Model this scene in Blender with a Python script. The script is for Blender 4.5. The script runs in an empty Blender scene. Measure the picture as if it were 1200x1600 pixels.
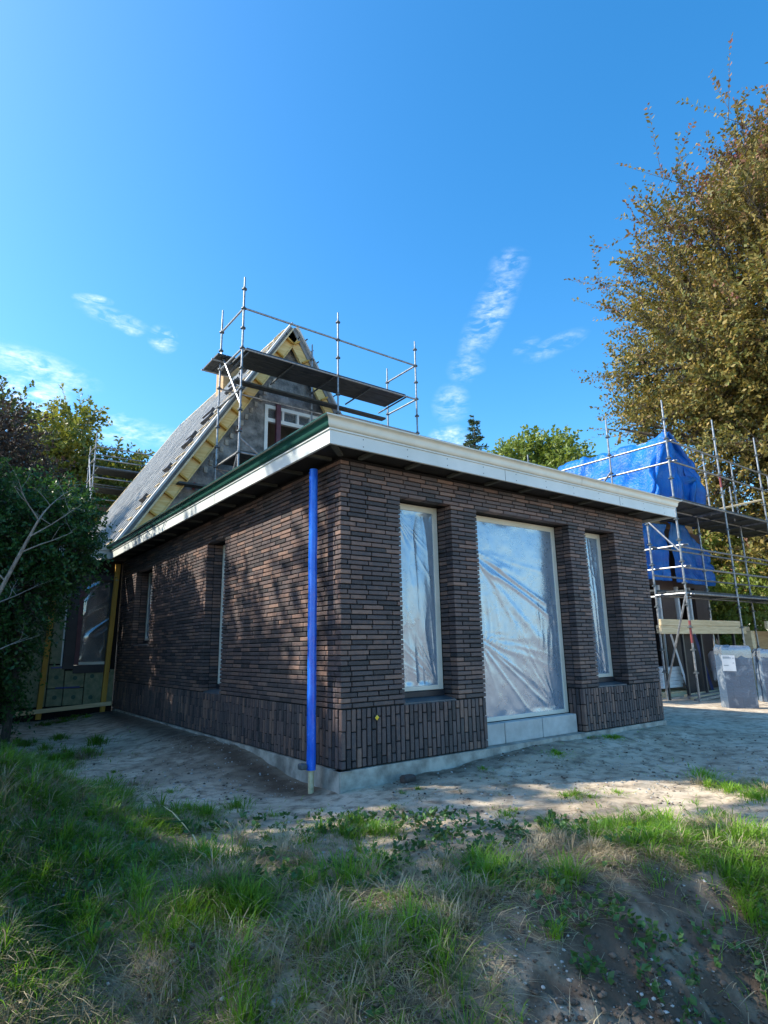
import bpy, bmesh, math, random
import numpy as np
from mathutils import Vector, Matrix
random.seed(7); RNG = np.random.default_rng(11)
scene = bpy.context.scene
COL = scene.collection

# ------------------------------------------------------------------ camera, sky, sun, exposure
CAM = (-2.945, -4.613, 1.014)
cd = bpy.data.cameras.new('camera'); camo = bpy.data.objects.new('camera', cd); COL.objects.link(camo)
R3 = ((0.803, -0.117, -0.584), (-0.596, -0.188, -0.781), (-0.018, 0.975, -0.221))
q = Matrix(R3).to_quaternion().normalized()
camo.matrix_world = Matrix.Translation(CAM) @ q.to_matrix().to_4x4()
cd.sensor_fit = 'HORIZONTAL'; cd.sensor_width = 36.0; cd.lens = 938.7 / 1200 * 36
cd.clip_start = 0.05; cd.clip_end = 3000
scene.camera = camo

SUN_AZ, SUN_EL = math.radians(35), math.radians(41)     # azimuth measured from -X towards +Y
SD = Vector((-math.cos(SUN_AZ) * math.cos(SUN_EL), math.sin(SUN_AZ) * math.cos(SUN_EL), math.sin(SUN_EL)))
world = bpy.data.worlds.new('World'); scene.world = world; world.use_nodes = True
wt = world.node_tree; wt.nodes.clear()
def wn(t, **k):
    n = wt.nodes.new(t)
    for a, b in k.items(): setattr(n, a, b)
    return n
def wmath(op, a, b=None, clamp=False):
    n = wn('ShaderNodeMath', operation=op); n.use_clamp = clamp
    for i, v in enumerate((a, b)):
        if v is None: continue
        if isinstance(v, (int, float)): n.inputs[i].default_value = v
        else: wt.links.new(v, n.inputs[i])
    return n.outputs[0]
sky = wn('ShaderNodeTexSky'); sky.sky_type = 'NISHITA'; sky.sun_disc = False
sky.sun_elevation = SUN_EL; sky.sun_rotation = math.atan2(SD.x, SD.y)
sky.air_density = 0.95; sky.dust_density = 0.8; sky.ozone_density = 2.4
hs = wn('ShaderNodeHueSaturation'); hs.inputs['Saturation'].default_value = 1.36
hs.inputs['Hue'].default_value = 0.494
wt.links.new(sky.outputs[0], hs.inputs['Color'])
tc = wn('ShaderNodeTexCoord')
nz = wn('ShaderNodeTexNoise'); nz.inputs['Scale'].default_value = 30; nz.inputs['Detail'].default_value = 8; nz.inputs['Roughness'].default_value = .6
nz.inputs['Distortion'].default_value = .5
mp = wn('ShaderNodeMapping'); mp.inputs['Scale'].default_value = (1, 1, 2.8)
wt.links.new(tc.outputs['Generated'], mp.inputs[0]); wt.links.new(mp.outputs[0], nz.inputs['Vector'])
RM = q.to_matrix()
def pdir(u, v): return (RM @ Vector((u - 600, 800 - v, -938.7))).normalized()
# clouds: centre, half length, half width (degrees), tilt, density
CLOUDS = [(765, 490, 5.6, 1.9, 64, .60), (795, 415, 2.0, 1.6, 10, .45), (728, 575, 2.0, 1.6, 10, .45), (705, 632, 2.2, 2.0, 80, .5), (702, 685, 2.2, 1.5, 0, .85),
          (868, 540, 3.2, 1.0, 22, .42), (822, 540, 1.5, .6, 30, .3),
          (145, 468, 1.7, .5, 0, .9), (180, 498, 3.2, .9, -15, .62), (255, 530, 1.4, 1.3, -5, .95), (210, 518, 1, .5, 0, .6),
          (50, 572, 5.5, 1.7, -14, .8), (45, 618, 3.4, 2.2, 0, 1.25), (190, 672, 3.4, 1.8, -10, .75), (255, 682, 2.8, 1.2, -8, .55),
          (-90, 600, 6, 2.5, 0, .8), (1330, 640, 7, 2, 0, .6), (1600, 760, 8, 2, 0, .7), (-500, 700, 8, 2.4, 0, .8)]
tot = None
for (u, v, ra, rb, tilt, den) in CLOUDS:
    c = pdir(u, v); right = (pdir(u + 5, v) - c).normalized(); up = (pdir(u, v - 5) - c).normalized()
    ca, sa = math.cos(math.radians(tilt)), math.sin(math.radians(tilt))
    a = (right * ca + up * sa) / math.radians(ra); b = (up * ca - right * sa) / math.radians(rb)
    sub = wn('ShaderNodeVectorMath', operation='SUBTRACT'); wt.links.new(tc.outputs['Generated'], sub.inputs[0]); sub.inputs[1].default_value = c
    da = wn('ShaderNodeVectorMath', operation='DOT_PRODUCT'); wt.links.new(sub.outputs[0], da.inputs[0]); da.inputs[1].default_value = a
    db = wn('ShaderNodeVectorMath', operation='DOT_PRODUCT'); wt.links.new(sub.outputs[0], db.inputs[0]); db.inputs[1].default_value = b
    r2 = wmath('ADD', wmath('MULTIPLY', da.outputs['Value'], da.outputs['Value']), wmath('MULTIPLY', db.outputs['Value'], db.outputs['Value']))
    m = wmath('MULTIPLY', wmath('POWER', wmath('SUBTRACT', 1.0, r2, True), 1.4), den * .80)
    tot = m if tot is None else wmath('MAXIMUM', tot, m)
fac = wmath('MULTIPLY', wmath('SUBTRACT', nz.outputs['Fac'], .40, True), 3.6, True)
nz2 = wn('ShaderNodeTexNoise'); nz2.inputs['Scale'].default_value = 95; nz2.inputs['Detail'].default_value = 6; nz2.inputs['Roughness'].default_value = .65; wt.links.new(mp.outputs[0], nz2.inputs['Vector'])
fac = wmath('MULTIPLY', fac, wmath('MULTIPLY', wmath('SUBTRACT', nz2.outputs['Fac'], .18, True), 2.4, True))
fac = wmath('MULTIPLY', tot, fac, True)
mixc = wn('ShaderNodeMix', data_type='RGBA'); wt.links.new(fac, mixc.inputs[0])
wt.links.new(hs.outputs[0], mixc.inputs[6]); mixc.inputs[7].default_value = (4.6, 5.0, 5.3, 1)
bg = wn('ShaderNodeBackground'); bg.inputs[1].default_value = 0.125
wt.links.new(mixc.outputs[2], bg.inputs[0])
wo = wn('ShaderNodeOutputWorld'); wt.links.new(bg.outputs[0], wo.inputs[0])

sl = bpy.data.lights.new('sun', 'SUN'); sl.energy = 3.0; sl.angle = math.radians(.5); sl.color = (1, .93, .80)
so = bpy.data.objects.new('sun', sl); COL.objects.link(so)
so.rotation_euler = SD.to_track_quat('Z', 'Y').to_euler()
scene.view_settings.view_transform = 'Standard'; scene.view_settings.look = 'None'
scene.view_settings.gamma = 1.0; scene.view_settings.use_curve_mapping = False
scene.view_settings.exposure = 1.45
scene.cycles.max_bounces = 7; scene.cycles.diffuse_bounces = 4; scene.cycles.transparent_max_bounces = 10

# ------------------------------------------------------------------ helpers
def tag(o, label=None, cat=None, group=None, kind=None):
    if label: o['label'] = label
    if cat: o['category'] = cat
    if group: o['group'] = group
    if kind: o['kind'] = kind
    return o
def empty(name, loc=(0, 0, 0), parent=None):
    o = bpy.data.objects.new(name, None); o.location = loc; o.empty_display_size = .1
    COL.objects.link(o); o.parent = parent; return o
def link(name, me, parent=None, loc=None, rz=0.0):
    o = bpy.data.objects.new(name, me); COL.objects.link(o)
    if parent: o.parent = parent
    if loc is not None: o.location = loc
    if rz: o.rotation_euler = (0, 0, rz)
    return o

MATS = {}
class NT:
    """small wrapper that makes node materials short to write"""
    def __init__(s, name):
        s.m = bpy.data.materials.new(name); s.m.use_nodes = True; s.t = s.m.node_tree; s.t.nodes.clear()
        s.out = s.t.nodes.new('ShaderNodeOutputMaterial'); s.p = s.t.nodes.new('ShaderNodeBsdfPrincipled')
        s.t.links.new(s.p.outputs[0], s.out.inputs[0]); MATS[name] = s.m
    def n(s, t, **k):
        x = s.t.nodes.new(t)
        for a, b in k.items(): setattr(x, a, b)
        return x
    def l(s, a, b): s.t.links.new(a, b)
    def coord(s, kind='Object', scale=(1, 1, 1)):
        c = s.n('ShaderNodeTexCoord') if kind != 'World' else s.n('ShaderNodeNewGeometry')
        m = s.n('ShaderNodeMapping'); m.inputs['Scale'].default_value = scale
        s.l(c.outputs[kind if kind != 'World' else 'Position'], m.inputs[0]); return m.outputs[0]
    def noise(s, vec, scale, detail=4, rough=.55, dist=0):
        x = s.n('ShaderNodeTexNoise'); x.inputs['Scale'].default_value = scale; x.inputs['Detail'].default_value = detail
        x.inputs['Roughness'].default_value = rough; x.inputs['Distortion'].default_value = dist
        s.l(vec, x.inputs['Vector']); return x.outputs['Fac']
    def ramp(s, fac, stops):
        x = s.n('ShaderNodeValToRGB'); e = x.color_ramp.elements
        while len(e) < len(stops): e.new(.5)
        for el, (p, c) in zip(e, stops):
            el.position = p; el.color = (c[0], c[1], c[2], 1) if len(c) == 3 else c
        s.l(fac, x.inputs[0]); return x.outputs[0]
    def mix(s, fac, a, b, mode='MIX'):
        x = s.n('ShaderNodeMix', data_type='RGBA', blend_type=mode)
        for i, v in ((0, fac), (6, a), (7, b)):
            if isinstance(v, (int, float)): x.inputs[i].default_value = v
            elif isinstance(v, tuple): x.inputs[i].default_value = (*v, 1)
            else: s.l(v, x.inputs[i])
        return x.outputs[2]
    def math(s, op, a, b=None, clamp=False):
        x = s.n('ShaderNodeMath', operation=op); x.use_clamp = clamp
        for i, v in enumerate((a, b)):
            if v is None: continue
            if isinstance(v, (int, float)): x.inputs[i].default_value = v
            else: s.l(v, x.inputs[i])
        return x.outputs[0]
    def base(s, c):
        if isinstance(c, tuple): s.p.inputs['Base Color'].default_value = (*c, 1)
        else: s.l(c, s.p.inputs['Base Color'])
        return s
    def set(s, rough=None, metal=None, spec=None):
        for k, v in (('Roughness', rough), ('Metallic', metal), ('Specular IOR Level', spec)):
            if v is None: continue
            if isinstance(v, (int, float)): s.p.inputs[k].default_value = v
            else: s.l(v, s.p.inputs[k])
        return s
    def bump(s, h, strength=.3, dist=.01):
        b = s.n('ShaderNodeBump'); b.inputs['Strength'].default_value = strength; b.inputs['Distance'].default_value = dist
        s.l(h, b.inputs['Height']); s.l(b.outputs[0], s.p.inputs['Normal']); return s

def mat_mottled(name, c1, c2, scale=6, rough=.7, bump=.2, bd=.004, kind='World', metal=0, spec=.5, stretch=(1, 1, 1), lo=.35, hi=.65):
    m = NT(name); v = m.coord(kind, stretch); f = m.noise(v, scale, 6, .6)
    m.base(m.ramp(f, [(lo, c1), (hi, c2)])).set(rough, metal, spec)
    if bump: m.bump(m.noise(v, scale * 6, 4), bump, bd)
    return m

# brick: random per object and per island, with wash and specks
def brick_mat(name, stops):
    m = NT(name); g = m.n('ShaderNodeNewGeometry'); oi = m.n('ShaderNodeObjectInfo')
    r = m.math('FRACT', m.math('ADD', m.math('MULTIPLY', g.outputs['Random Per Island'], 7.31), m.math('MULTIPLY', oi.outputs['Random'], 13.7)))
    v = m.coord('World'); n1 = m.noise(v, 14, 5, .65); n2 = m.noise(v, 90, 4, .6); n3 = m.noise(v, 1.1, 3)
    k = m.math('ADD', m.math('MULTIPLY', r, .72), m.math('MULTIPLY', n1, .38))
    c = m.ramp(k, stops)
    c = m.mix(m.math('MULTIPLY', m.math('SUBTRACT', n2, .55, True), 2.2, True), c, (.23, .205, .19))
    c = m.mix(m.math('MULTIPLY', m.math('SUBTRACT', n3, .48, True), .9, True), c, (.17, .145, .13))
    m.base(c).set(.62, 0, .45).bump(n2, .55, .003)
brick_mat('brick', [(.12, (.015, .015, .019)), (.30, (.052, .041, .043)), (.5, (.122, .081, .074)), (.66, (.066, .055, .060)), (.82, (.172, .102, .080)), (.95, (.24, .15, .115))])
brick_mat('brick_far', [(.12, (.03, .024, .022)), (.5, (.07, .045, .04)), (.9, (.12, .07, .055))])
mat_mottled('mortar', (.006, .006, .006), (.013, .012, .012), 20, .95, .3)
mat_mottled('concrete', (.20, .18, .15), (.52, .48, .41), 5, .9, .6, .008)
mat_mottled('light_block', (.44, .43, .40), (.58, .57, .54), 6, .85, .3, .004)
mat_mottled('plaster', (.08, .085, .085), (.30, .295, .28), 3.0, .95, .9, .03, lo=.36, hi=.64)
mat_mottled('white_paint', (.60, .64, .61), (.72, .75, .72), 1.5, .42, .06, .002)
mat_mottled('cream_paint', (.62, .62, .54), (.72, .71, .62), 3, .35, .05, .002)
mat_mottled('green_gloss', (.018, .072, .058), (.026, .092, .074), 2, .22, .04, .002)
mat_mottled('black_edge', (.012, .013, .014), (.03, .03, .03), 9, .8, .2)
mat_mottled('soffit', (.010, .010, .0095), (.02, .019, .018), 5, .8, .2, stretch=(1, 8, 1))
mat_mottled('joist', (.05, .055, .046), (.085, .09, .076), 5, .8, .2)
mat_mottled('slate', (.05, .065, .075), (.10, .12, .135), 8, .45, .2)
mat_mottled('dark_frame', (.012, .014, .02), (.025, .028, .035), 6, .5, .1)
mat_mottled('maroon', (.075, .022, .034), (.12, .035, .05), 6, .5, .1)
mat_mottled('interior', (.05, .05, .05), (.09, .09, .085), 2, .95, 0)
mat_mottled('insulation', (.17, .20, .12), (.30, .31, .20), 9, .95, .7, .01)
mat_mottled('insulation_cap', (.05, .10, .075), (.08, .14, .10), 9, .8, .3)
mat_mottled('tape_blue', (.01, .035, .16), (.02, .05, .22), 5, .4, .1)
mat_mottled('steel', (.20, .21, .22), (.40, .41, .42), 14, .45, .15, .002, metal=.75)
mat_mottled('steel_dark', (.06, .075, .085), (.16, .18, .19), 10, .5, .15, .002, metal=.4)
mat_mottled('deck_board', (.022, .03, .035), (.075, .085, .085), 5, .75, .3, .004, stretch=(.6, 6, 1))
mat_mottled('red_paint', (.16, .03, .035), (.26, .06, .06), 8, .5, .1)
mat_mottled('bitumen', (.03, .032, .034), (.06, .06, .06), 5, .9, .3)
mat_mottled('white_board', (.66, .68, .68), (.78, .80, .80), 6, .6, .1)
mat_mottled('black_panel', (.012, .013, .015), (.03, .03, .034), 5, .4, .1)
mat_mottled('earth', (.06, .044, .034), (.17, .13, .095), 9, .95, .8, .01)
mat_mottled('stone', (.24, .23, .21), (.55, .54, .51), 3, .85, .4, .004, kind='Object', lo=.2, hi=.8)
mat_mottled('bag_white', (.55, .50, .49), (.75, .70, .68), 5, .6, .3)
mat_mottled('paper', (.68, .70, .72), (.80, .81, .82), 4, .7, .05)
mat_mottled('bark', (.035, .03, .024), (.10, .085, .07), 8, .9, .8, .02, stretch=(4, 4, .7))
mat_mottled('bark_grey', (.14, .13, .115), (.32, .30, .27), 12, .85, .5, .005, stretch=(3, 3, .8))
mat_mottled('roof_panel', (.12, .13, .14), (.26, .27, .275), 1.4, .75, .15, .004, stretch=(1, 1, 1))
mat_mottled('roof_batten', (.42, .42, .41), (.66, .65, .61), 3, .75, .2, .004)
mat_mottled('roof_tile', (.03, .035, .042), (.07, .075, .085), 5, .5, .2)
def wood(name, c1, c2, c3, axis):
    m = NT(name); sc = [9, 9, 9]; sc[axis] = .8
    v = m.coord('World', tuple(sc)); n1 = m.noise(v, 1.6, 6, .6, 1.2); n2 = m.noise(m.coord('World'), 3, 3)
    c = m.ramp(n1, [(.3, c1), (.52, c2), (.72, c3)])
    c = m.mix(m.math('MULTIPLY', n2, .35), c, c1)
    m.base(c).set(.65, 0, .35).bump(n1, .25, .003)
wood('yellow_wood_z', (.40, .20, .03), (.56, .32, .055), (.66, .42, .10), 2)
wood('yellow_wood_x', (.58, .38, .12), (.72, .53, .22), (.80, .63, .32), 0)
wood('pale_wood_x', (.52, .40, .22), (.70, .56, .34), (.80, .68, .46), 0)
wood('pale_wood_y', (.52, .40, .22), (.70, .56, .34), (.80, .68, .46), 1)
wood('osb', (.30, .17, .07), (.46, .29, .13), (.58, .40, .2), 0)
# blue plastics
m = NT('blue_pipe'); v = m.coord('World', (1, 1, .35)); n1 = m.noise(v, 22, 5, .6)
m.base(m.ramp(n1, [(.3, (.010, .09, .62)), (.7, (.02, .20, .85))])).set(m.ramp(n1, [(.3, (.10,) * 3), (.7, (.34,) * 3)]), 0, .6).bump(m.noise(v, 30, 5, .6), .5, .006)
m = NT('blue_tarp'); v = m.coord('World'); n1 = m.noise(v, 1.5, 5); n2 = m.noise(v, 9, 5, .6, .6)
m.base(m.ramp(n1, [(.3, (.006, .12, .54)), (.7, (.015, .25, .74))])).set(.33, 0, .55).bump(n2, .7, .05)
tr = m.n('ShaderNodeBsdfTranslucent'); tr.inputs[0].default_value = (.01, .10, .55, 1); ms = m.n('ShaderNodeMixShader'); ms.inputs[0].default_value = .3
m.l(m.p.outputs[0], ms.inputs[1]); m.l(tr.outputs[0], ms.inputs[2]); m.l(ms.outputs[0], m.out.inputs[0])
# clear building film
def film_mat(name, col, transp, rough, gl=.10):
    m = NT(name); v = m.coord('World'); n1 = m.noise(v, 7, 5, .6, 1.0)
    m.base(col).set(rough, 0, .9).bump(m.noise(v, 26, 4, .55, .8), .2, .006)
    t = m.n('ShaderNodeBsdfTransparent'); t.inputs[0].default_value = (.86, .91, .94, 1)
    g = m.n('ShaderNodeBsdfGlossy'); g.inputs['Roughness'].default_value = rough; g.inputs[0].default_value = (.82, .91, 1, 1)
    bnode = [x for x in m.t.nodes if x.type == 'BUMP'][0]; m.l(bnode.outputs[0], g.inputs['Normal'])
    a = m.n('ShaderNodeMixShader'); m.l(m.math('ADD', transp - .15, m.math('MULTIPLY', n1, .3), True), a.inputs[0]); m.l(m.p.outputs[0], a.inputs[1]); m.l(t.outputs[0], a.inputs[2])
    fr = m.n('ShaderNodeFresnel'); fr.inputs[0].default_value = 1.45; m.l(bnode.outputs[0], fr.inputs['Normal'])
    b = m.n('ShaderNodeMixShader'); m.l(m.math('MULTIPLY', m.math('ADD', fr.outputs[0], gl), 1.3, True), b.inputs[0]); m.l(a.outputs[0], b.inputs[1]); m.l(g.outputs[0], b.inputs[2])
    m.l(b.outputs[0], m.out.inputs[0])
film_mat('film', (.42, .56, .72), .50, .21, .11)
film_mat('film_dark', (.40, .46, .48), .82, .10)
film_mat('wrap_film', (.55, .60, .65), .72, .2)
m = NT('wrapped_block'); v = m.coord('Object'); bt = m.n('ShaderNodeTexBrick'); bt.offset = .5
bt.inputs['Scale'].default_value = 1; bt.inputs['Brick Width'].default_value = .3; bt.inputs['Row Height'].default_value = .2; bt.inputs['Mortar Size'].default_value = .006
bt.inputs['Color1'].default_value = (.05, .09, .15, 1); bt.inputs['Color2'].default_value = (.065, .105, .17, 1); bt.inputs['Mortar'].default_value = (.045, .08, .13, 1)
mpn = m.n('ShaderNodeMapping'); mpn.inputs['Rotation'].default_value = (math.pi / 2, 0, 0); m.l(v, mpn.inputs[0]); m.l(mpn.outputs[0], bt.inputs[0])
n1 = m.noise(v, 3.2, 5, .6, .8)
m.base(m.mix(m.math('MULTIPLY', m.math('SUBTRACT', n1, .52, True), 4, True), bt.outputs[0], (.36, .42, .48))).set(.2, 0, .7).bump(m.noise(v, 14, 4, .6, 1), .6, .012)
m = NT('yellow_marker'); m.base((.85, .55, .02)).set(.4)
m = NT('dark_rubber'); m.base((.02, .02, .022)).set(.6)
# ground
m = NT('dirt'); v = m.coord('World'); n1 = m.noise(v, .9, 6, .6, .3); n2 = m.noise(v, 7, 6, .65); n3 = m.noise(v, 60, 5, .7)
n4 = m.noise(v, 2.6, 5, .6, .4)
c = m.ramp(m.math('ADD', m.math('MULTIPLY', n1, .55), m.math('MULTIPLY', n4, .45)), [(.36, (.34, .265, .185)), (.5, (.56, .455, .33)), (.62, (.68, .57, .43))])
c = m.mix(m.math('MULTIPLY', m.math('SUBTRACT', n2, .47, True), 5.0, True), c, (.20, .155, .11))
at_ = m.n('ShaderNodeAttribute'); at_.attribute_name = 'soil'
c = m.mix(m.math('MULTIPLY', at_.outputs['Fac'], m.math('ADD', .62, m.math('MULTIPLY', n2, .7)), True), c, (.100, .070, .048))
c = m.mix(m.math('MULTIPLY', m.math('MULTIPLY', m.math('SUBTRACT', n3, .56, True), 3.5, True), m.math('SUBTRACT', 1.0, m.math('MULTIPLY', at_.outputs['Fac'], .85))), c, (.55, .49, .41))
c = m.mix(m.math('MULTIPLY', m.math('SUBTRACT', .42, n3, True), 3.0, True), c, (.11, .085, .065))
m.base(c).set(.95, 0, .2)
m.bump(m.math('ADD', m.math('MULTIPLY', n3, .5), n2), .5, .02)
def leaf_mat(name, cols, trans=.3, rough=.5, tcol=None):
    m = NT(name); a = m.n('ShaderNodeAttribute'); a.attribute_name = 'tint'
    n = len(cols); c = m.ramp(a.outputs['Fac'], [(i / max(1, n - 1), x) for i, x in enumerate(cols)])
    m.base(c).set(rough, 0, .35)
    tr = m.n('ShaderNodeBsdfTranslucent'); m.l(m.mix(.5, c, tcol or (.30, .36, .04)), tr.inputs[0])
    ms = m.n('ShaderNodeMixShader'); ms.inputs[0].default_value = trans
    m.l(m.p.outputs[0], ms.inputs[1]); m.l(tr.outputs[0], ms.inputs[2]); m.l(ms.outputs[0], m.out.inputs[0])
leaf_mat('leaf_beech', [(.18, .055, .06), (.20, .095, .05), (.17, .13, .035), (.10, .12, .03), (.34, .23, .06), (.15, .17, .04), (.06, .08, .025)], .2, .62, (.42, .34, .05))
leaf_mat('leaf_bush', [(.018, .055, .020), (.03, .09, .025), (.06, .14, .03)], .28, .38, (.14, .34, .04))
leaf_mat('leaf_yellow', [(.07, .10, .022), (.12, .16, .025), (.22, .22, .04), (.17, .14, .04)], .32, .45, (.38, .38, .03))
leaf_mat('leaf_dark', [(.018, .035, .022), (.03, .055, .025), (.05, .07, .03)], .2, .5)
leaf_mat('leaf_brown', [(.045, .034, .027), (.065, .045, .034), (.05, .055, .03)], .15, .6, (.12, .07, .05))
leaf_mat('leaf_light', [(.10, .16, .03), (.18, .25, .04), (.30, .34, .09)], .35, .45)
leaf_mat('needle', [(.018, .045, .03), (.03, .07, .04), (.05, .10, .05)], .1, .5)
leaf_mat('grass', [(.04, .10, .018), (.10, .22, .024), (.19, .36, .03), (.31, .48, .05)], .42, .42, (.30, .55, .02))
leaf_mat('straw', [(.14, .11, .07), (.31, .25, .15), (.50, .42, .27), (.22, .24, .09)], .2, .6, (.3, .26, .14))
leaf_mat('weed', [(.03, .09, .03), (.05, .14, .04), (.09, .2, .06)], .25, .45)

def mesh_obj(name, verts, faces, mat, parent=None, smooth=False, loc=None):
    me = bpy.data.meshes.new(name); me.from_pydata([tuple(v) for v in verts], [], faces); me.update()
    if mat: me.materials.append(MATS[mat])
    if smooth: me.polygons.foreach_set('use_smooth', [True] * len(me.polygons))
    return link(name, me, parent, loc)
def np_mesh(name, V, F, mat, tint=None, smooth=False, attr='tint'):
    """V (n,3) array, F (m,k) int array"""
    me = bpy.data.meshes.new(name); n, mf, k = len(V), len(F), F.shape[1]
    me.vertices.add(n); me.vertices.foreach_set('co', np.ascontiguousarray(V, dtype=np.float32).ravel())
    me.loops.add(mf * k); me.loops.foreach_set('vertex_index', np.ascontiguousarray(F, dtype=np.int32).ravel())
    me.polygons.add(mf); me.polygons.foreach_set('loop_start', np.arange(0, mf * k, k, dtype=np.int32))
    if smooth: me.polygons.foreach_set('use_smooth', np.ones(mf, dtype=bool))
    if tint is not None:
        a = me.attributes.new(attr, 'FLOAT', 'POINT'); a.data.foreach_set('value', np.ascontiguousarray(tint, dtype=np.float32))
    me.update(calc_edges=True); me.validate()
    me.materials.append(MATS[mat]); return me

class MB:
    def __init__(s): s.v = []; s.f = []
    def add(s, verts, faces):
        b = len(s.v); s.v += [tuple(x) for x in verts]; s.f += [tuple(b + i for i in f) for f in faces]; return s
    def box(s, a, b, bev=0.0):
        x0, y0, z0 = a; x1, y1, z1 = b
        if bev <= 0:
            return s.add([(x0, y0, z0), (x1, y0, z0), (x1, y1, z0), (x0, y1, z0), (x0, y0, z1), (x1, y0, z1), (x1, y1, z1), (x0, y1, z1)],
                         [(0, 3, 2, 1), (4, 5, 6, 7), (0, 1, 5, 4), (1, 2, 6, 5), (2, 3, 7, 6), (3, 0, 4, 7)])
        V, F = cham((x1 - x0) / 2, (y1 - y0) / 2, (z1 - z0) / 2, bev); c = ((x0 + x1) / 2, (y0 + y1) / 2, (z0 + z1) / 2)
        return s.add([(p[0] + c[0], p[1] + c[1], p[2] + c[2]) for p in V], F)
    def obox(s, p0, p1, w, h, up=(0, 0, 1)):
        """bar of section w x h from p0 to p1"""
        p0, p1 = Vector(p0), Vector(p1); d = (p1 - p0).normalized(); u = Vector(up)
        sx = d.cross(u)
        if sx.length < 1e-4: sx = d.cross(Vector((1, 0, 0)))
        sx.normalize(); uz = sx.cross(d).normalized(); V = []
        for p in (p0, p1):
            for a, b in ((-1, -1), (1, -1), (1, 1), (-1, 1)): V.append(p + sx * a * w / 2 + uz * b * h / 2)
        return s.add(V, [(0, 1, 2, 3), (7, 6, 5, 4), (0, 4, 5, 1), (1, 5, 6, 2), (2, 6, 7, 3), (3, 7, 4, 0)])
    def tube(s, pts, radii, n=8, cap=True):
        pts = [Vector(p) for p in pts]
        if isinstance(radii, (int, float)): radii = [radii] * len(pts)
        b = len(s.v); prev = None
        for i, p in enumerate(pts):
            d = (pts[min(i + 1, len(pts) - 1)] - pts[max(i - 1, 0)]).normalized()
            if prev is None:
                ref = Vector((0, 0, 1)) if abs(d.z) < .9 else Vector((1, 0, 0)); x = d.cross(ref).normalized()
            else: x = (prev - d * prev.dot(d)).normalized()
            prev = x; y = d.cross(x)
            for k in range(n):
                a = 2 * math.pi * k / n; s.v.append(tuple(p + (x * math.cos(a) + y * math.sin(a)) * radii[i]))
        for i in range(len(pts) - 1):
            for k in range(n):
                k2 = (k + 1) % n; s.f.append((b + i * n + k, b + i * n + k2, b + (i + 1) * n + k2, b + (i + 1) * n + k))
        if cap:
            s.f.append(tuple(b + k for k in reversed(range(n)))); e = b + (len(pts) - 1) * n; s.f.append(tuple(e + k for k in range(n)))
        return s
    def build(s, name, mat, parent=None, smooth=False):
        o = mesh_obj(name, s.v, s.f, mat, parent)
        if smooth: shade(o)
        return o
def shade(o):
    me = o.data; me.polygons.foreach_set('use_smooth', [True] * len(me.polygons))
    bm = bmesh.new(); bm.from_mesh(me)
    for e in bm.edges:
        if len(e.link_faces) == 2 and e.calc_face_angle(0) > .7: e.smooth = False
    bm.to_mesh(me); bm.free()
def cham(a, b, c, e):
    """chamfered box, half sizes a b c: 24 verts"""
    e = min(e, a * .45, b * .45, c * .45); V = []; idx = {}
    for sx in (-1, 1):
        for sy in (-1, 1):
            for sz in (-1, 1):
                for ax in range(3):
                    p = [sx * (a - e), sy * (b - e), sz * (c - e)]; p[ax] = (sx * a, sy * b, sz * c)[ax]
                    idx[(sx, sy, sz, ax)] = len(V); V.append(tuple(p))
    F = []
    def quad(l):
        pts = [Vector(V[i]) for i in l]; n = (pts[1] - pts[0]).cross(pts[2] - pts[1]); cc = sum(pts, Vector()) / len(pts)
        F.append(tuple(l) if n.dot(cc) > 0 else tuple(reversed(l)))
    for ax in range(3):
        o1, o2 = [(1, 2), (0, 2), (0, 1)][ax]
        for s_ in (-1, 1):
            l = []
            for u, v in ((-1, -1), (1, -1), (1, 1), (-1, 1)):
                k = [0, 0, 0]; k[ax] = s_; k[o1] = u; k[o2] = v; l.append(idx[(*k, ax)])
            quad(l)
        for u in (-1, 1):          # edges parallel to ax
            for v in (-1, 1):
                k0 = [0, 0, 0]; k0[ax] = -1; k0[o1] = u; k0[o2] = v; k1 = list(k0); k1[ax] = 1
                quad([idx[(*k0, o1)], idx[(*k1, o1)], idx[(*k1, o2)], idx[(*k0, o2)]])
    for sx in (-1, 1):
        for sy in (-1, 1):
            for sz in (-1, 1): quad([idx[(sx, sy, sz, 0)], idx[(sx, sy, sz, 1)], idx[(sx, sy, sz, 2)]])
    return V, F

# value noise for geometry
def _h(ix, iy, seed):
    n = (ix.astype(np.int64) * 374761393 + iy.astype(np.int64) * 668265263 + seed * 144269) & 0x7fffffff
    n = ((n ^ (n >> 13)) * 1274126177) & 0x7fffffff
    return ((n ^ (n >> 16)) & 0xffff) / 65535.0
def vnoise(x, y, seed=0):
    x = np.asarray(x, float); y = np.asarray(y, float); ix = np.floor(x); iy = np.floor(y); fx = x - ix; fy = y - iy
    fx = fx * fx * (3 - 2 * fx); fy = fy * fy * (3 - 2 * fy)
    return (_h(ix, iy, seed) * (1 - fx) + _h(ix + 1, iy, seed) * fx) * (1 - fy) + (_h(ix, iy + 1, seed) * (1 - fx) + _h(ix + 1, iy + 1, seed) * fx) * fy
def fbm(x, y, seed=0, octv=4, gain=.5):
    t = 0; a = 1; n = 0
    for o in range(octv): t = t + a * vnoise(x * 2 ** o, y * 2 ** o, seed + o); n += a; a *= gain
    return t / n

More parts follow.
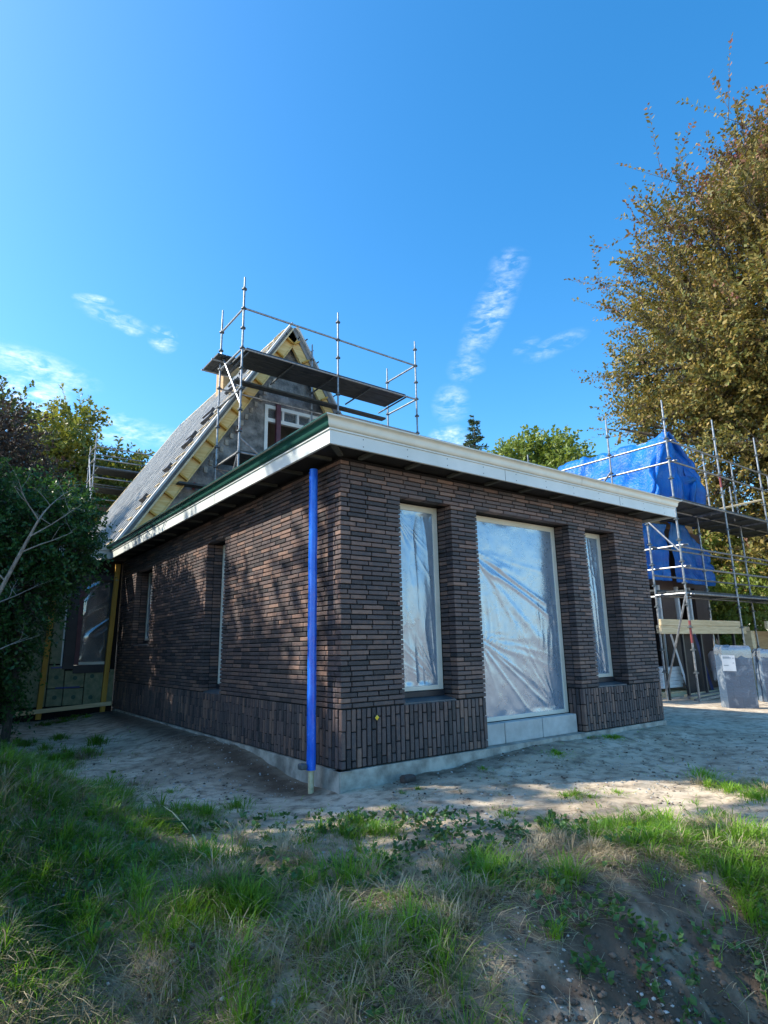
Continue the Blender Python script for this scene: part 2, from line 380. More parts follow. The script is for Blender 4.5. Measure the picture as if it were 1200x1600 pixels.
# ------------------------------------------------------------------ ground
CX, CY, FX, FY = CAM[0], CAM[1], .5985, .8011
def st(x, y):
    dx = np.asarray(x, float) - CX; dy = np.asarray(y, float) - CY
    return dx * FX + dy * FY, dx * FY - dy * FX
def xy(s, t): return CX + s * FX + t * FY, CY + s * FY - t * FX
def sm(a, b, x):
    t = np.clip((np.asarray(x, float) - a) / (b - a), 0, 1); return t * t * (3 - 2 * t)
def ga(s, t, s0, t0, rs, rt): return np.exp(-((s - s0) / rs) ** 2 - ((t - t0) / rt) ** 2)
def bank(s, t):
    edge = 3.15 + .25 * t - .25 * np.sin(2.3 * t + .6)
    return 1 - sm(edge - 1.35, edge + .1, s)
def height(x, y):
    x = np.asarray(x, float); y = np.asarray(y, float); s, t = st(x, y)
    z = np.full(np.shape(s), -.14)
    b = bank(s, t) * sm(-6, -3, t) * (1 - sm(5, 9, t))
    z = z - .62 * b
    z = z + .55 * ga(s, t, 3.55, -2.35, .85, .72) + .08 * ga(s, t, 2.7, -.55, .5, .5) + .06 * ga(s, t, 3.5, 1.7, .6, .5)
    z = z - .10 * ga(s, t, 2.9, -1.45, .22, .16) - .16 * ga(s, t, 2.55, -.75, .15, .12)
    z = z - .16 * sm(7, 12, x)
    near = 1 - sm(7, 12, s)
    rough = near * (.028 + .11 * b + .03 * (1 - sm(3, 4.5, s)))
    z = z + rough * 2 * (fbm(x * 2.3, y * 2.3, 3, 5, .6) - .5) + near * (.013 + .10 * np.clip(b + .3 * (1 - sm(3, 4.5, s)), 0, 1)) * (fbm(x * 11, y * 11, 9, 3, .6) - .5)
    z = z + near * .03 * b * (fbm(x * 24, y * 24, 15, 2, .6) - .5)
    # strip along the walls: trodden, slightly lower near the corner
    z = z - .05 * np.exp(-((x + .25) / .5) ** 2 - ((y - .3) / .9) ** 2)
    z = z + .115 * np.exp(-((x + .1) / .5) ** 2) * sm(.6, 2.5, y) * (y < 9) + .085 * np.exp(-((y + .1) / .5) ** 2) * sm(.5, 2.5, x) * (1 - sm(5.2, 6, x))
    return z
def axis(lo, hi, d, far):
    a = list(np.arange(lo, hi, d)); g = d; x = hi
    up = []
    while x < far: up.append(x); g *= 1.28; x += g
    g = d; x = lo; dn = []
    while x > -far: g *= 1.28; x -= g; dn.append(x)
    return np.array(dn[::-1] + a + up)
gx = axis(-3.4, 3.2, .028, 900); gy = axis(-3.9, 2.6, .028, 900)
GX, GY = np.meshgrid(gx, gy, indexing='ij'); GZ = height(GX, GY)
V = np.stack([GX.ravel(), GY.ravel(), GZ.ravel()], 1); nx, ny = len(gx), len(gy)
I = np.arange(nx * ny).reshape(nx, ny)
F = np.stack([I[:-1, :-1].ravel(), I[1:, :-1].ravel(), I[1:, 1:].ravel(), I[:-1, 1:].ravel()], 1)
S_, T_ = st(GX, GY)
soil = np.clip((.35 + bank(S_, T_)) * (1 - sm(3.9, 4.7, S_ + .35 * T_ * (T_ < 0))) * (np.abs(T_) < 5), 0, 1) * (.55 + .45 * sm(.3, .5, fbm(GX * 2.2, GY * 2.2, 21)))
soil = np.maximum(soil, 1.0 * np.exp(-((GX + .20) / .34) ** 2) * sm(-.4, .6, GY) * (1 - sm(8, 8.6, GY)))
soil = np.maximum(soil, .75 * np.exp(-((GY + .14) / .20) ** 2) * sm(.1, .7, GX) * (1 - sm(1.8, 3.6, GX)))
soil = np.maximum(soil, .8 * ga(S_, T_, 2.95, -1.5, .5, .35))
soil = np.maximum(soil, (1 - sm(3.3, 4.0, S_ - .25 * (T_ - 1))) * sm(-.6, .1, T_) * (1 - sm(2.4, 2.8, T_)) * (.7 + .3 * sm(.35, .55, fbm(GX * 5, GY * 5, 29))))
soil = np.maximum(soil, .6 * np.exp(-((GX + .55) / .4) ** 2 - ((GY - 1.9) / 1.8) ** 2) * (fbm(GX * 3, GY * 3, 5) > .4))
gm = np_mesh('ground', V, F, 'dirt', soil.ravel(), True, 'soil')
tag(link('ground', gm), kind='structure')

# ------------------------------------------------------------------ brick extension
ext = empty('brick_extension', (0, 0, -.14))
ext.location = (0, 0, 0)
tag(ext, 'dark brown brick single-storey extension with flat overhanging roof and film-covered openings', 'building')
WX, WY, ZT = 5.19, 8.05, 2.80
P, BL, BH, CO = .235, .226, .0358, .0455
ZS = .50; ZO = ZS + 44 * CO
R_OPEN = [(.71, 1.40, ZS, ZO), (1.79, 3.43, -.01, ZO), (3.78, 4.43, ZS, ZO)]
L_OPEN = [(2.78, 3.41, ZS, ZO - CO), (5.97, 7.0, ZS + 14 * CO, ZO - CO)]
D, RD, G = .10, .22, .017
wall = MB()
def seg(lo, hi, opens):
    out = []; a = lo
    for o in opens: out.append((a, o[0])); a = o[1]
    out.append((a, hi)); return out
sg = seg(0, WX, R_OPEN)
for i, (a, b) in enumerate(sg): wall.box((a + G, G, 0), (b - (G if i < len(sg) - 1 else 0), .30, ZT))
for (a, b, z0, z1) in R_OPEN:
    wall.box((a - G, G, z1 + G), (b + G, .30, ZT))
    if z0 > .1: wall.box((a - G, G, 0), (b + G, .30, z0 - G))
sg = seg(.30, WY, L_OPEN)
for i, (a, b) in enumerate(sg): wall.box((G, a + (G if i else 0), 0), (.30, b - (G if i < len(sg) - 1 else 0), ZT))
for (a, b, z0, z1) in L_OPEN:
    wall.box((G, a - G, z1 + G), (.30, b + G, ZT)); wall.box((G, a - G, 0), (.30, b + G, z0 - G))
wall.box((WX - .3, .3, 0), (WX, WY, ZT)); wall.box((.3, WY - .3, 0), (WX - .3, WY, ZT))
wall_o = wall.build('wall', 'mortar', ext)
inner = MB().box((.31, .31, -.05), (WX - .31, WY - .31, .02)).box((.31, 2.6, .03), (WX - .31, 2.7, ZT)).build('inner_partition', 'interior', ext)

bricks, uprights = [], []        # (pos, rz, L, H, D)
def spans(lo, hi, opens, z):
    out = []; a = lo
    for o in opens:
        if o[2] - 1e-3 < z < o[3]: out.append((a, o[0])); a = o[1]
    out.append((a, hi)); return out
def row(a, b, ph):
    x = a; first = True; res = []
    nxt = a + ph
    while x < b - .03:
        e = min(nxt, b)
        if b - e < .055: e = b
        if e - x > .03: res.append((x, e - (.0095 if e < b else 0)))
        x = e; nxt = e + P
    return res
NC = 50
for i in range(NC):
    z = ZS + (i + .5) * CO
    ph = [.12, .18][i % 2] + (random.choice((0, 0, 0, .06, -.04)))
    even = i % 2 == 0
    for k, (a, b) in enumerate(spans(0, WX, R_OPEN, z)):
        lo = a + (0 if (k or even) else D + .009)
        for (x0, x1) in row(lo, b, ph if k == 0 else [.105, .2][i % 2]):
            bricks.append((((x0 + x1) / 2, 0, z), 0, x1 - x0, BH, D))
    for k, (a, b) in enumerate(spans(0, WY, L_OPEN, z)):
        lo = a + (0 if (k or not even) else D + .009)
        for (x0, x1) in row(lo, b, .235 - ph if k == 0 else [.2, .105][i % 2]):
            bricks.append(((0, (x0 + x1) / 2, z), -math.pi / 2, x1 - x0, BH, D))
    for (a, b, z0, z1) in R_OPEN:
        if z0 < z < z1:
            l = RD - D - .009
            bricks.append(((b, D + .009 + l / 2, z), -math.pi / 2, l, BH, D)); bricks.append(((a, D + .009 + l / 2, z), math.pi / 2, l, BH, D))
    for (a, b, z0, z1) in L_OPEN:
        if z0 < z < z1:
            l = RD - D - .009
            bricks.append(((D + .009 + l / 2, b, z), 0, l, BH, D)); bricks.append(((D + .009 + l / 2, a, z), math.pi, l, BH, D))
# upright plinth bricks
UP = .0535
def column(c, j):
    z = 0.004; off = [.075, .175][j % 2] + random.uniform(-.012, .012); nxt = off; out = []
    while z < ZS - .02:
        e = min(nxt, ZS - .004)
        if ZS - .004 - e < .03: e = ZS - .004
        out.append(((z + e) / 2, e - z - .010)); z = e; nxt = e + .236
    return out
for k, (a, b) in enumerate([(0, 1.79), (3.43, WX)]):
    n = round((b - a) / UP); w = (b - a) / n
    for j in range(n):
        for (zc, h) in column(0, j): uprights.append(((a + (j + .5) * w, 0, zc), 0, w - .0125, h, .05))
n = round((WY - .05) / UP); w = (WY - .05) / n
for j in range(n):
    for (zc, h) in column(0, j + 1): uprights.append(((0, .055 + (j + .5) * w, zc), -math.pi / 2, w - .0125, h, .05))
for (X, rz) in ((3.43, -math.pi / 2), (1.79, math.pi / 2)):
    for j in range(3):
        for (zc, h) in column(0, j): uprights.append(((X, .055 + (j + .5) * .054, zc), rz, .042, h, .05))

BM = {}
def brick_mesh(L, H, Dp, var):
    key = (round(L, 3), round(H, 3), round(Dp, 2), var)
    if key not in BM:
        V, F = cham(key[0] / 2, key[2] / 2, key[1] / 2, .0035); rr = random.Random(hash(key) & 0xffff)
        V = [(x + rr.uniform(-.0012, .0012), y + key[2] / 2 + rr.uniform(-.0008, .0008), z + rr.uniform(-.001, .001)) for x, y, z in V]
        me = bpy.data.meshes.new('brick'); me.from_pydata(V, [], F); me.update(); me.materials.append(MATS['brick']); BM[key] = me
    return BM[key]
def place_bricks(lst, name):
    C = Vector(CAM)
    def size(b):
        p, rz, L, H, Dp = b; n = Vector((math.sin(rz), -math.cos(rz), 0)); d = C - Vector(p); r = d.length
        return max(0.0, L * H * n.dot(d) / r ** 3)
    lst = sorted(lst, key=size, reverse=True)
    vv, ff = [], []
    for i, (p, rz, L, H, Dp) in enumerate(lst):
        jut = random.uniform(-.003, .003); var = i % 3
        n = Vector((math.sin(rz), -math.cos(rz), 0)); loc = Vector(p) + n * jut
        me = brick_mesh(L, H, Dp, var)
        if i < 300: link(name, me, wall_o, loc, rz)
        else:
            b0 = len(vv); c, s = math.cos(rz), math.sin(rz)
            for v in me.vertices: vv.append((v.co.x * c - v.co.y * s + loc.x, v.co.x * s + v.co.y * c + loc.y, v.co.z + loc.z))
            for f in me.polygons: ff.append(tuple(b0 + k for k in f.vertices))
    o = mesh_obj('far_' + name + 's', vv, ff, 'brick', ext); o['kind'] = 'stuff'
place_bricks(bricks, 'brick'); place_bricks(uprights, 'upright_brick')

# foundation
f_ = MB()
def rough_strip(p0, p1, nrm, z0, z1, seed):
    """strip of concrete with a slightly uneven face and lower edge"""
    n = 60; V, F = [], []; nrm = Vector(nrm); p0, p1 = Vector(p0), Vector(p1)
    for i in range(n + 1):
        p = p0.lerp(p1, i / n); j = (float(vnoise(i * .6, 3.1, seed)) - .5) * .02
        for (o, z) in ((-.1, z1), (.012 + j, z1), (.02 + j * 1.4, (z0 + z1) / 2), (.03 - j, z0)):
            q_ = p + nrm * o; V.append((q_.x, q_.y, z))
    for i in range(n):
        for k in range(3): F.append((i * 4 + k, i * 4 + k + 1, i * 4 + 5 + k, i * 4 + 4 + k))
    f_.add(V, F)
rough_strip((-.034, 0, 0), (WX, 0, 0), (0, -1, 0), -.34, -.004, 1); rough_strip((0, WY, 0), (0, -.034, 0), (-1, 0, 0), -.34, -.004, 2)
f_.build('foundation', 'concrete', ext)

# windows
def film_grid(name, w, h, seed, style, mat, parent, origin, ax, ay, nrm, nu=64, amp=.03):
    nv = int(nu * h / w * .8); nv = min(nv, 240)
    u = np.linspace(0, 1, nu); v = np.linspace(0, 1, nv); U, Vv = np.meshgrid(u, v, indexing='ij'); x = U * w; y = Vv * h
    def rid(a, b, s): return 1 - np.abs(2 * vnoise(a, b, s) - 1)
    def tension(cx, cy, ang0, spread, freq, sd_, reach):
        # creases fanning out from one fastening point
        r_ = np.hypot(x - cx, y - cy) + .02; th = np.arctan2(y - cy, x - cx)
        return rid(th * freq, r_ * .8, sd_) ** 3 * np.exp(-((th - ang0) / spread) ** 2) * np.exp(-r_ / reach)
    if style == 'drape':
        d = rid(x * 5 + .5 * np.sin(y * 2.0), y * .5, seed) * 1.1 + rid(x * 12 + y * .6, y * .8, seed + 1) ** 2 * .45 + fbm(x * 3, y * 2, seed + 2) * .7
        d = d + tension(0, h, -1.1, .5, 10, seed + 3, .6) * .7 + tension(w, 0, 2.2, .5, 10, seed + 4, .5) * .7
    elif style == 'cross':
        d = tension(0, h * .84, -.50, .30, 11, seed, 1.2) * 2.2 + tension(0, h * .42, -.65, .45, 12, seed + 1, .9) * 1.7 + tension(w, h * .62, 3.9, .5, 10, seed + 2, .7) * .8 + tension(w * .9, .02, 2.2, .4, 10, seed + 5, .8) * .8
        d = d + rid(x * 13 + y * 1.5, y * 1.8, seed + 6) ** 2 * .5 * np.exp(-((Vv - .50) / .10) ** 2) + rid(x * 11 - y * .8, y * 1.0, seed + 10) ** 2 * .35 * np.exp(-((Vv - .36) / .12) ** 2)
        d = d + rid(x * 5 + .4 * np.sin(3 * y), y * .8, seed + 8) * .35 + fbm(x * 1.8, y * 1.8, seed + 7) * 1.6
    else:
        a1 = x * .6 - y * .8; b1 = x * .8 + y * .6
        d = rid(b1 * 1.4, a1 * 7, seed) ** 3 * .7 + fbm(x * 3, y * 3, seed + 2) * .3
    edge = np.minimum(np.minimum(U, 1 - U) * w, np.minimum(Vv, 1 - Vv) * h); d = (d - d.mean()) * sm(0, .06, edge)
    O = np.array(origin); A = np.array(ax, float); B = np.array(ay, float); N = np.array(nrm, float)
    Pp = O + x[..., None] * A + y[..., None] * B + (d * amp)[..., None] * N
    I = np.arange(nu * nv).reshape(nu, nv)
    F = np.stack([I[:-1, :-1].ravel(), I[1:, :-1].ravel(), I[1:, 1:].ravel(), I[:-1, 1:].ravel()], 1)
    return link(name, np_mesh(name, Pp.reshape(-1, 3), F, mat, None, True), parent)
def opening(kind, a, b, z0, z1, face, seed, style, sill=True, door=False):
    """face 'R': plane Y, coordinates along X; 'L': plane X, along Y"""
    w = MB(); y0, y1 = RD + .002, RD + .075; fw = .066; zb = z0 + (.09 if not door else .22)
    a_, b_, z1_ = a + .002, b - .002, z1 + .004
    def bx(m, u0, u1, d0, d1, zz0, zz1, bev=.004):
        return m.box((u0, d0, zz0), (u1, d1, zz1), bev) if face == 'R' else m.box((d0, u0, zz0), (d1, u1, zz1), bev)
    e = empty(kind, (0, 0, 0), ext)
    fr = MB()
    bx(fr, a_, a_ + fw, y0, y1, zb, z1_); bx(fr, b_ - fw, b_, y0, y1, zb, z1_)
    bx(fr, a_ + fw, b_ - fw, y0 + .002, y1, z1_ - fw, z1_); bx(fr, a_ + fw, b_ - fw, y0 + .002, y1, zb, zb + fw * .7)
    fr.build('frame', 'cream_paint', e)
    W, H = b_ - a_ - fw * 1.7, z1_ - zb - fw * 1.5
    if face == 'R': film_grid('plastic_sheet', W, H, seed, style, 'film', e, (a_ + fw * .85, y0 + .012, zb + fw * .6), (1, 0, 0), (0, 0, 1), (0, -1, 0), 110, amp=.014)
    else: film_grid('plastic_sheet', W, H, seed, style, 'film', e, (y0 + .012, b_ - fw * .85, zb + fw * .6), (0, -1, 0), (0, 0, 1), (-1, 0, 0), 40)
    if sill:
        s_ = MB(); bx(s_, a_ + .004, b_ - .004, RD - .02, RD + .06, z0 + .03, zb - .004); s_.build('frame_foot', 'dark_frame', e)
        s2 = MB(); V = [(a_ + .006, .03, z0 + .004), (b_ - .006, .03, z0 + .004), (b_ - .006, RD - .022, z0 + .03), (a_ + .006, RD - .022, z0 + .03)]
        V += [(x, y, z - .03) for x, y, z in V]
        if face == 'L': V = [(y, x, z) for x, y, z in V]
        s2.add(V, [(0, 1, 2, 3), (7, 6, 5, 4), (0, 4, 5, 1), (1, 5, 6, 2), (2, 6, 7, 3), (3, 7, 4, 0)]); s2.build('sill', 'slate', e)
    return e
opening('window', *R_OPEN[0], 'R', 3, 'drape')
de = opening('door_opening', *R_OPEN[1], 'R', 11, 'cross', sill=False, door=True)
opening('window', *R_OPEN[2], 'R', 23, 'drape')
opening('window', *L_OPEN[0], 'L', 31, 'drape'); opening('window', *L_OPEN[1], 'L', 37, 'drape')
x = 1.795
for L in (.36, .62, .63):
    MB().box((x, .10, -.006), (x + L - .006, .215, .205), .006).build('concrete_block', 'light_block', de); x += L + .004
MB().box((1.80, .02, -.10), (3.42, .098, -.02), .01).build('threshold_slab', 'light_block', de)

def shared_nail():
    if 'nail' not in BM:
        mb = MB().tube([(0, 0, 0), (0, -.0015, 0)], .0055, 8); me = bpy.data.meshes.new('nail_head'); me.from_pydata(mb.v, [], mb.f); me.update(); me.materials.append(MATS['slate']); BM['nail'] = me
    return BM['nail']
# eaves: fascia boards, gutters, soffit, roof
roof = empty('flat_roof', (0, 0, 0), ext)
OV, XE, YE = .31, 5.55, 7.75
def path(o): return [(XE + o, 5.0), (XE + o, -OV - o), (-OV - o, -OV - o), (-OV - o, YE - o), (-3.4, YE - o)]
def sweep(prof, k, name, mat, parent=roof, smooth=False):
    V, F = [], []; n = len(prof)
    for e in (k, k + 1):
        for (o, z) in prof: p = path(o)[e]; V.append((p[0], p[1], z))
    for i in range(n): j = (i + 1) % n; F.append((i, j, n + j, n + i))
    F += [tuple(range(n)), tuple(range(2 * n - 1, n - 1, -1))]
    o = mesh_obj(name, V, F, mat, parent)
    bm = bmesh.new(); bm.from_mesh(o.data); bmesh.ops.recalc_face_normals(bm, faces=bm.faces); bm.to_mesh(o.data); bm.free()
    if smooth: shade(o)
    return o
fas = [(0, 2.785), (0, 2.912), (-.025, 2.912), (-.025, 2.785)]
lip = [(.012, 2.914), (.012, 2.928), (-.03, 2.928), (-.03, 2.914)]
cy = []
for i in range(15):
    t = i / 14; cy.append((.006 + .066 * (t + .12 * math.sin(2 * math.pi * t)), 2.930 + .086 * (t - .10 * math.sin(2 * math.pi * t))))
gut = cy + [(.080, 3.018), (.080, 3.030), (.060, 3.030), (.06, 3.02), (-.03, 3.02), (-.03, 2.930)]
edge = [(.058, 3.031), (.052, 3.046), (-.05, 3.046), (-.05, 3.031)]
for k, gmat in enumerate(('cream_paint', 'cream_paint', 'green_gloss', 'white_paint')):
    sweep(fas, k, 'fascia_board', 'white_paint'); sweep(lip, k, 'fascia_bead', 'white_paint')
    go = sweep(gut, k, 'gutter', gmat, smooth=True)
    if gmat == 'green_gloss': go['label'] = 'dark green glossy gutter moulding along the long side'
    sweep(edge, k, 'roof_edge', 'black_edge')
MB().box((-OV + .026, -OV + .026, 2.83), (XE - .026, WY - .01, 2.86)).box((-3.4, YE + .026, 2.832), (-.31, YE + .3, 2.858)).build('soffit', 'soffit', roof)
MB().box((-OV + .05, -OV + .05, 2.87), (XE - .05, 9.08, 3.0)).build('roof_deck', 'bitumen', roof)
for i in range(10):
    x = .2 + i * .58; MB().box((x, -OV + .027, 2.80), (x + .045, .0, 2.828)).build('soffit_batten', 'joist', roof)
for i in range(14):
    y = .15 + i * .58; MB().box((-OV + .027, y, 2.80), (0, y + .045, 2.828)).build('soffit_batten', 'joist', roof)
MB().obox((-OV + .05, -OV + .05, 2.815), (0, 0, 2.815), .05, .026).build('soffit_batten', 'joist', roof)

for i in range(11):
    for dz in (.03, .10): link('nail_head', shared_nail(), roof, (.05 + i * .52, -OV - .0005, 2.785 + dz))
for x in (1.95, 4.15): MB().box((x, -OV - .0012, 2.786), (x + .0035, -OV + .01, 2.911)).build('board_joint', 'black_edge', roof)
for y in (2.4, 5.0): MB().box((-OV - .0012, y, 2.786), (-OV + .01, y + .0035, 2.911)).build('board_joint', 'black_edge', roof)
sweep_sleeve = [(o + .0025, z) for o, z in cy]
V = [(x, -OV - o, z) for x in (3.30, 3.42) for o, z in sweep_sleeve]; n_ = len(sweep_sleeve)
so_ = mesh_obj('gutter_sleeve', V, [(i, i + 1, n_ + i + 1, n_ + i) for i in range(n_ - 1)], 'cream_paint', roof); so_.modifiers.new('thickness', 'SOLIDIFY').thickness = .002
# survey marker
mk = empty('survey_marker', (.377, -.004, .405)); tag(mk, 'small yellow diamond survey marker on the brick plinth near the corner', 'marker')
MB().tube([(0, 0, 0), (0, -.006, 0)], .028, 20).build('disc', 'dark_rubber', mk)
MB().add([(0, -.0065, .024), (-.024, -.0065, 0), (0, -.0065, -.024), (.024, -.0065, 0), (0, -.012, 0)], [(0, 1, 4), (1, 2, 4), (2, 3, 4), (3, 0, 4)]).build('diamond', 'yellow_marker', mk)
# downpipe
dp = empty('downpipe', (-.135, .275, -.14)); tag(dp, 'bright blue film-wrapped downpipe standing at the brick corner', 'downpipe')
pts = [(.0012 * math.sin(i * .9), .001 * math.cos(i * 1.3), .13 + i * .094) for i in range(30)]
MB().tube(pts, [0.041 + .0009 * math.sin(i * 2.1) for i in range(30)], 20).build('pipe', 'blue_pipe', dp, True)
MB().tube([(0, 0, -.15), (0, 0, .14)], .026, 10).build('stub', 'pale_wood_y', dp, True)
MB().box((-.11, -.02, .14), (-.045, .05, .19), .01).build('clip', 'steel_dark', dp)

# ------------------------------------------------------------------ main house
mh = empty('gable_house', (4.3, 9.1, -.14)); mh.location = (0, 0, 0)
tag(mh, 'grey rendered gable house with steep unfinished roof behind the extension', 'building')
YG, XA, ZA = 9.1, 4.11, 9.70; SL = 1.59
def gz(x): return ZA - SL * abs(x - XA) - .12
gw = MB()
def gpoly(xs, z0fn, z1fn):
    V = []
    for y in (YG, YG + .3):
        for x in xs: V.append((x, y, z0fn(x)))
        for x in reversed(xs): V.append((x, y, z1fn(x)))
    n = 2 * len(xs); F = [tuple(range(n)), tuple(range(2 * n - 1, n - 1, -1))] + [(i, n + i, n + (i + 1) % n, (i + 1) % n) for i in range(n)]
    gw.add(V, [tuple(reversed(f)) for f in F][:])
WINX = (3.45, 5.15); WINZ = (6.0, 7.34)
gpoly([.35, WINX[0]], lambda x: 0, gz); gpoly([WINX[1], 8.25], lambda x: 0, gz)
gpoly([WINX[0], XA, WINX[1]], lambda x: WINZ[1], gz); gpoly([WINX[0], WINX[1]], lambda x: 0, lambda x: WINZ[0])
go = gw.build('gable_wall', 'plaster', mh)
bm = bmesh.new(); bm.from_mesh(go.data); bmesh.ops.recalc_face_normals(bm, faces=bm.faces); bm.to_mesh(go.data); bm.free()
MB().box((.4, YG + .3, 0), (.7, 18, 3)).box((8.0, YG + .3, 0), (8.3, 18, 3)).box((.7, 17.7, 0), (8.0, 18, 3)).build('side_wall', 'plaster', mh)
MB().box((3.0, 12, 4), (5.6, 12.1, 6.6)).box((3.0, YG + .31, 5.6), (5.6, 12, 5.7)).build('inner_partition', 'interior', mh)
we = empty('window', (0, 0, 0), mh)
fr = MB(); y0, y1 = YG - .03, YG + .08
fr.box((WINX[0], y0, WINZ[0]), (WINX[0] + .09, y1, WINZ[1])).box((WINX[1] - .09, y0, WINZ[0]), (WINX[1], y1, WINZ[1]))
fr.box((WINX[0] + .09, y0, WINZ[1] - .09), (WINX[1] - .09, y1, WINZ[1])).box((WINX[0] + .09, y0 + .003, WINZ[1] - .46), (WINX[1] - .09, y1, WINZ[1] - .36))
for x in (3.95, 4.4, 4.8): fr.box((x, y0 + .006, WINZ[1] - .36), (x + .06, y1, WINZ[1] - .09))
fr.build('frame', 'white_paint', we)
for (x0, x1) in ((3.54, 3.95), (4.01, 4.4), (4.46, 4.8), (4.86, 5.06)): MB().box((x0, YG + .03, WINZ[1] - .36), (x1, YG + .036, WINZ[1] - .09)).build('pane', 'film_dark', we)
MB().box((3.75, YG - .12, 5.9), (3.87, YG - .02, WINZ[1] + .06)).build('prop_post', 'maroon', we)
# blocks along the plaster edge under the verge
for i in range(17):
    x = 1.9 + i * .125; z = gz(x) - .74
    MB().box((x, YG - .03, z - .11), (x + .09, YG, z + .03), .008).build('edge_stone', 'concrete', mh)
# roof slopes
rf = empty('roof', (0, 0, 0), mh)
Y0, Y1 = 8.82, 17.9
su = Vector((1, 0, SL)).normalized(); nu_ = Vector((-SL, 0, 1)).normalized()        # left slope: up direction and normal
eL = Vector((-.48, 0, ZA - SL * (XA + .48)))
LEN = (XA + .48) / su.x
def sp(a, n, y, side=1):
    p = eL + su * a + nu_ * n
    return (p.x if side == 1 else 2 * XA - p.x, y, p.z)
def slab(a0, a1, n0, n1, ya, yb, name, mat, side=1, parent=rf):
    V = [sp(a, n, y, side) for y in (ya, yb) for (a, n) in ((a0, n0), (a1, n0), (a1, n1), (a0, n1))]
    F = [(0, 1, 2, 3), (7, 6, 5, 4), (0, 4, 5, 1), (1, 5, 6, 2), (2, 6, 7, 3), (3, 7, 4, 0)]
    o = mesh_obj(name, V, F, mat, parent)
    bm = bmesh.new(); bm.from_mesh(o.data); bmesh.ops.recalc_face_normals(bm, faces=bm.faces); bm.to_mesh(o.data); bm.free(); return o
for side in (1, -1):
    slab(0, LEN - .05, -.06, .05, Y0 + .03, Y1, 'roof_panel', 'roof_panel', side)
    slab(0, LEN + (.02 if side == 1 else -.04), -.30, -.062, Y0 + .06, Y0 + .10, 'verge_board', 'yellow_wood_x', side)
    slab(0, LEN - .04, -.33, -.302, Y0 + .03, Y0 + .12, 'verge_soffit', 'yellow_wood_x', side)
    slab(0, LEN + (.02 if side == 1 else -.06), .052, .10, Y0 - .06, Y0 + .12, 'verge_strip', 'roof_batten', side)
    for i in range(16):
        a = .3 + i * .56
        if a < LEN - .2: slab(a, a + .045, -.298, -.064, Y0 - .04, Y0 + .058, 'noggin', 'yellow_wood_z', side)
slab(0, LEN - .1, -.058, -.02, Y0 - .05, Y0 + .028, 'verge_rail', 'pale_wood_x', 1)
yy = Y0 + .35; i = 0
while yy < Y1:
    slab(.05 + random.uniform(0, .2), LEN - .1 - random.uniform(0, .25), .051, .105, yy, yy + .06, 'counter_batten', 'roof_batten'); yy += random.uniform(.30, .46)
for i in range(26):
    a = .35 + i * .335
    if a < LEN - .1: slab(a, a + .03, .106, .13, Y0 + .15, Y0 + .15 + random.uniform(.25, .7), 'tile_batten', 'pale_wood_y')
for (a, y, w_) in ((4.2, 9.5, .5), (4.55, 9.75, .45), (5.1, 9.45, .6), (5.6, 10.1, .6), (6.3, 9.6, .5), (6.9, 10.2, .5), (3.3, 9.4, .35), (7.4, 9.9, .7), (2.3, 9.3, .3)):
    slab(a, a + .16, .107, .19, y, y + w_, 'roof_tile', 'roof_tile')
slab(LEN - .06, LEN + .03, .03, .09, Y0 + .3, Y1, 'ridge_board', 'pale_wood_y')
slab(0, .12, .051, .09, Y0 + .3, Y1, 'eave_board', 'pale_wood_y'); slab(.02, LEN - .1, .084, .11, Y1 - .14, Y1 - .02, 'verge_trim', 'pale_wood_x')
for i in range(7): slab(LEN - .5 - i * .34, LEN - .47 - i * .34, .101, .135, Y0 - .14, Y0 + .5, 'batten_end', 'roof_tile', -1)
for zz in (6.75, 5.1):
    x = XA - (ZA - zz) / SL
    MB().tube([(x + .42, YG - .06, zz - .35), (x + .50, YG - .12, zz - .28), (x + .45, YG - .06, zz - .2)], .035, 6).build('red_strap', 'red_paint', mh)
MB().box((3.55, 12.4, 7.7), (4.1, 13.0, 10.0), .01).build('chimney_casing', 'osb', mh)
# insulated low wall beside the extension
aw = empty('insulated_wall', (0, 0, 0), mh)
YW = 8.08
MB().box((-1.14, YW, -.3), (-.92, YW + .25, 2.80)).box((-.92, YW, -.3), (-.004, YW + .25, .78)).box((-.92, YW, 2.46), (-.004, YW + .25, 2.80)).box((-.115, YW, .78), (-.004, YW + .25, 2.46)).box((-3.4, YW, -.3), (-1.145, YW + .25, 2.80)).build('backing', 'mortar', aw)
for (x0, x1, z0, z1) in ((-1.13, -.92, .84, 2.79), (-.52, -.01, .10, .72), (-.86, -.53, .10, .40), (-.86, -.53, .41, .72), (-1.13, -.87, .10, .40), (-1.13, -.87, .41, .82), (-2.1, -1.14, .1, 1.2), (-2.1, -1.14, 1.21, 2.79), (-3.3, -2.11, .1, 2.79)):
    MB().box((x0, YW - .06, z0), (x1 - .006, YW, z1 - .006), .006).build('insulation_panel', 'insulation', aw)
for (x, z) in ((-.69, .58), (-.40, .60), (-.16, .58), (-.69, .24), (-.40, .22), (-.16, .22), (-1.0, .6), (-1.0, .25)):
    MB().tube([(x, YW - .066, z), (x, YW - .06, z)], .038, 12).build('fixing_disc', 'insulation_cap', aw)
for (x0, x1, z) in ((-1.1, -.80, .76), (-1.0, -.6, .40)): MB().box((x0, YW - .068, z), (x1, YW - .0612, z + .03)).build('blue_tape', 'tape_blue', aw)
w2 = empty('window', (0, 0, 0), mh)
MB().box((-.92, YW - .10, .74), (-.74, YW + .1, 2.5)).box((-.74, YW - .09, .66), (-.10, YW + .1, .80)).box((-.74, YW - .04, 2.4), (-.10, YW + .1, 2.5)).build('dark_frame', 'dark_frame', w2)
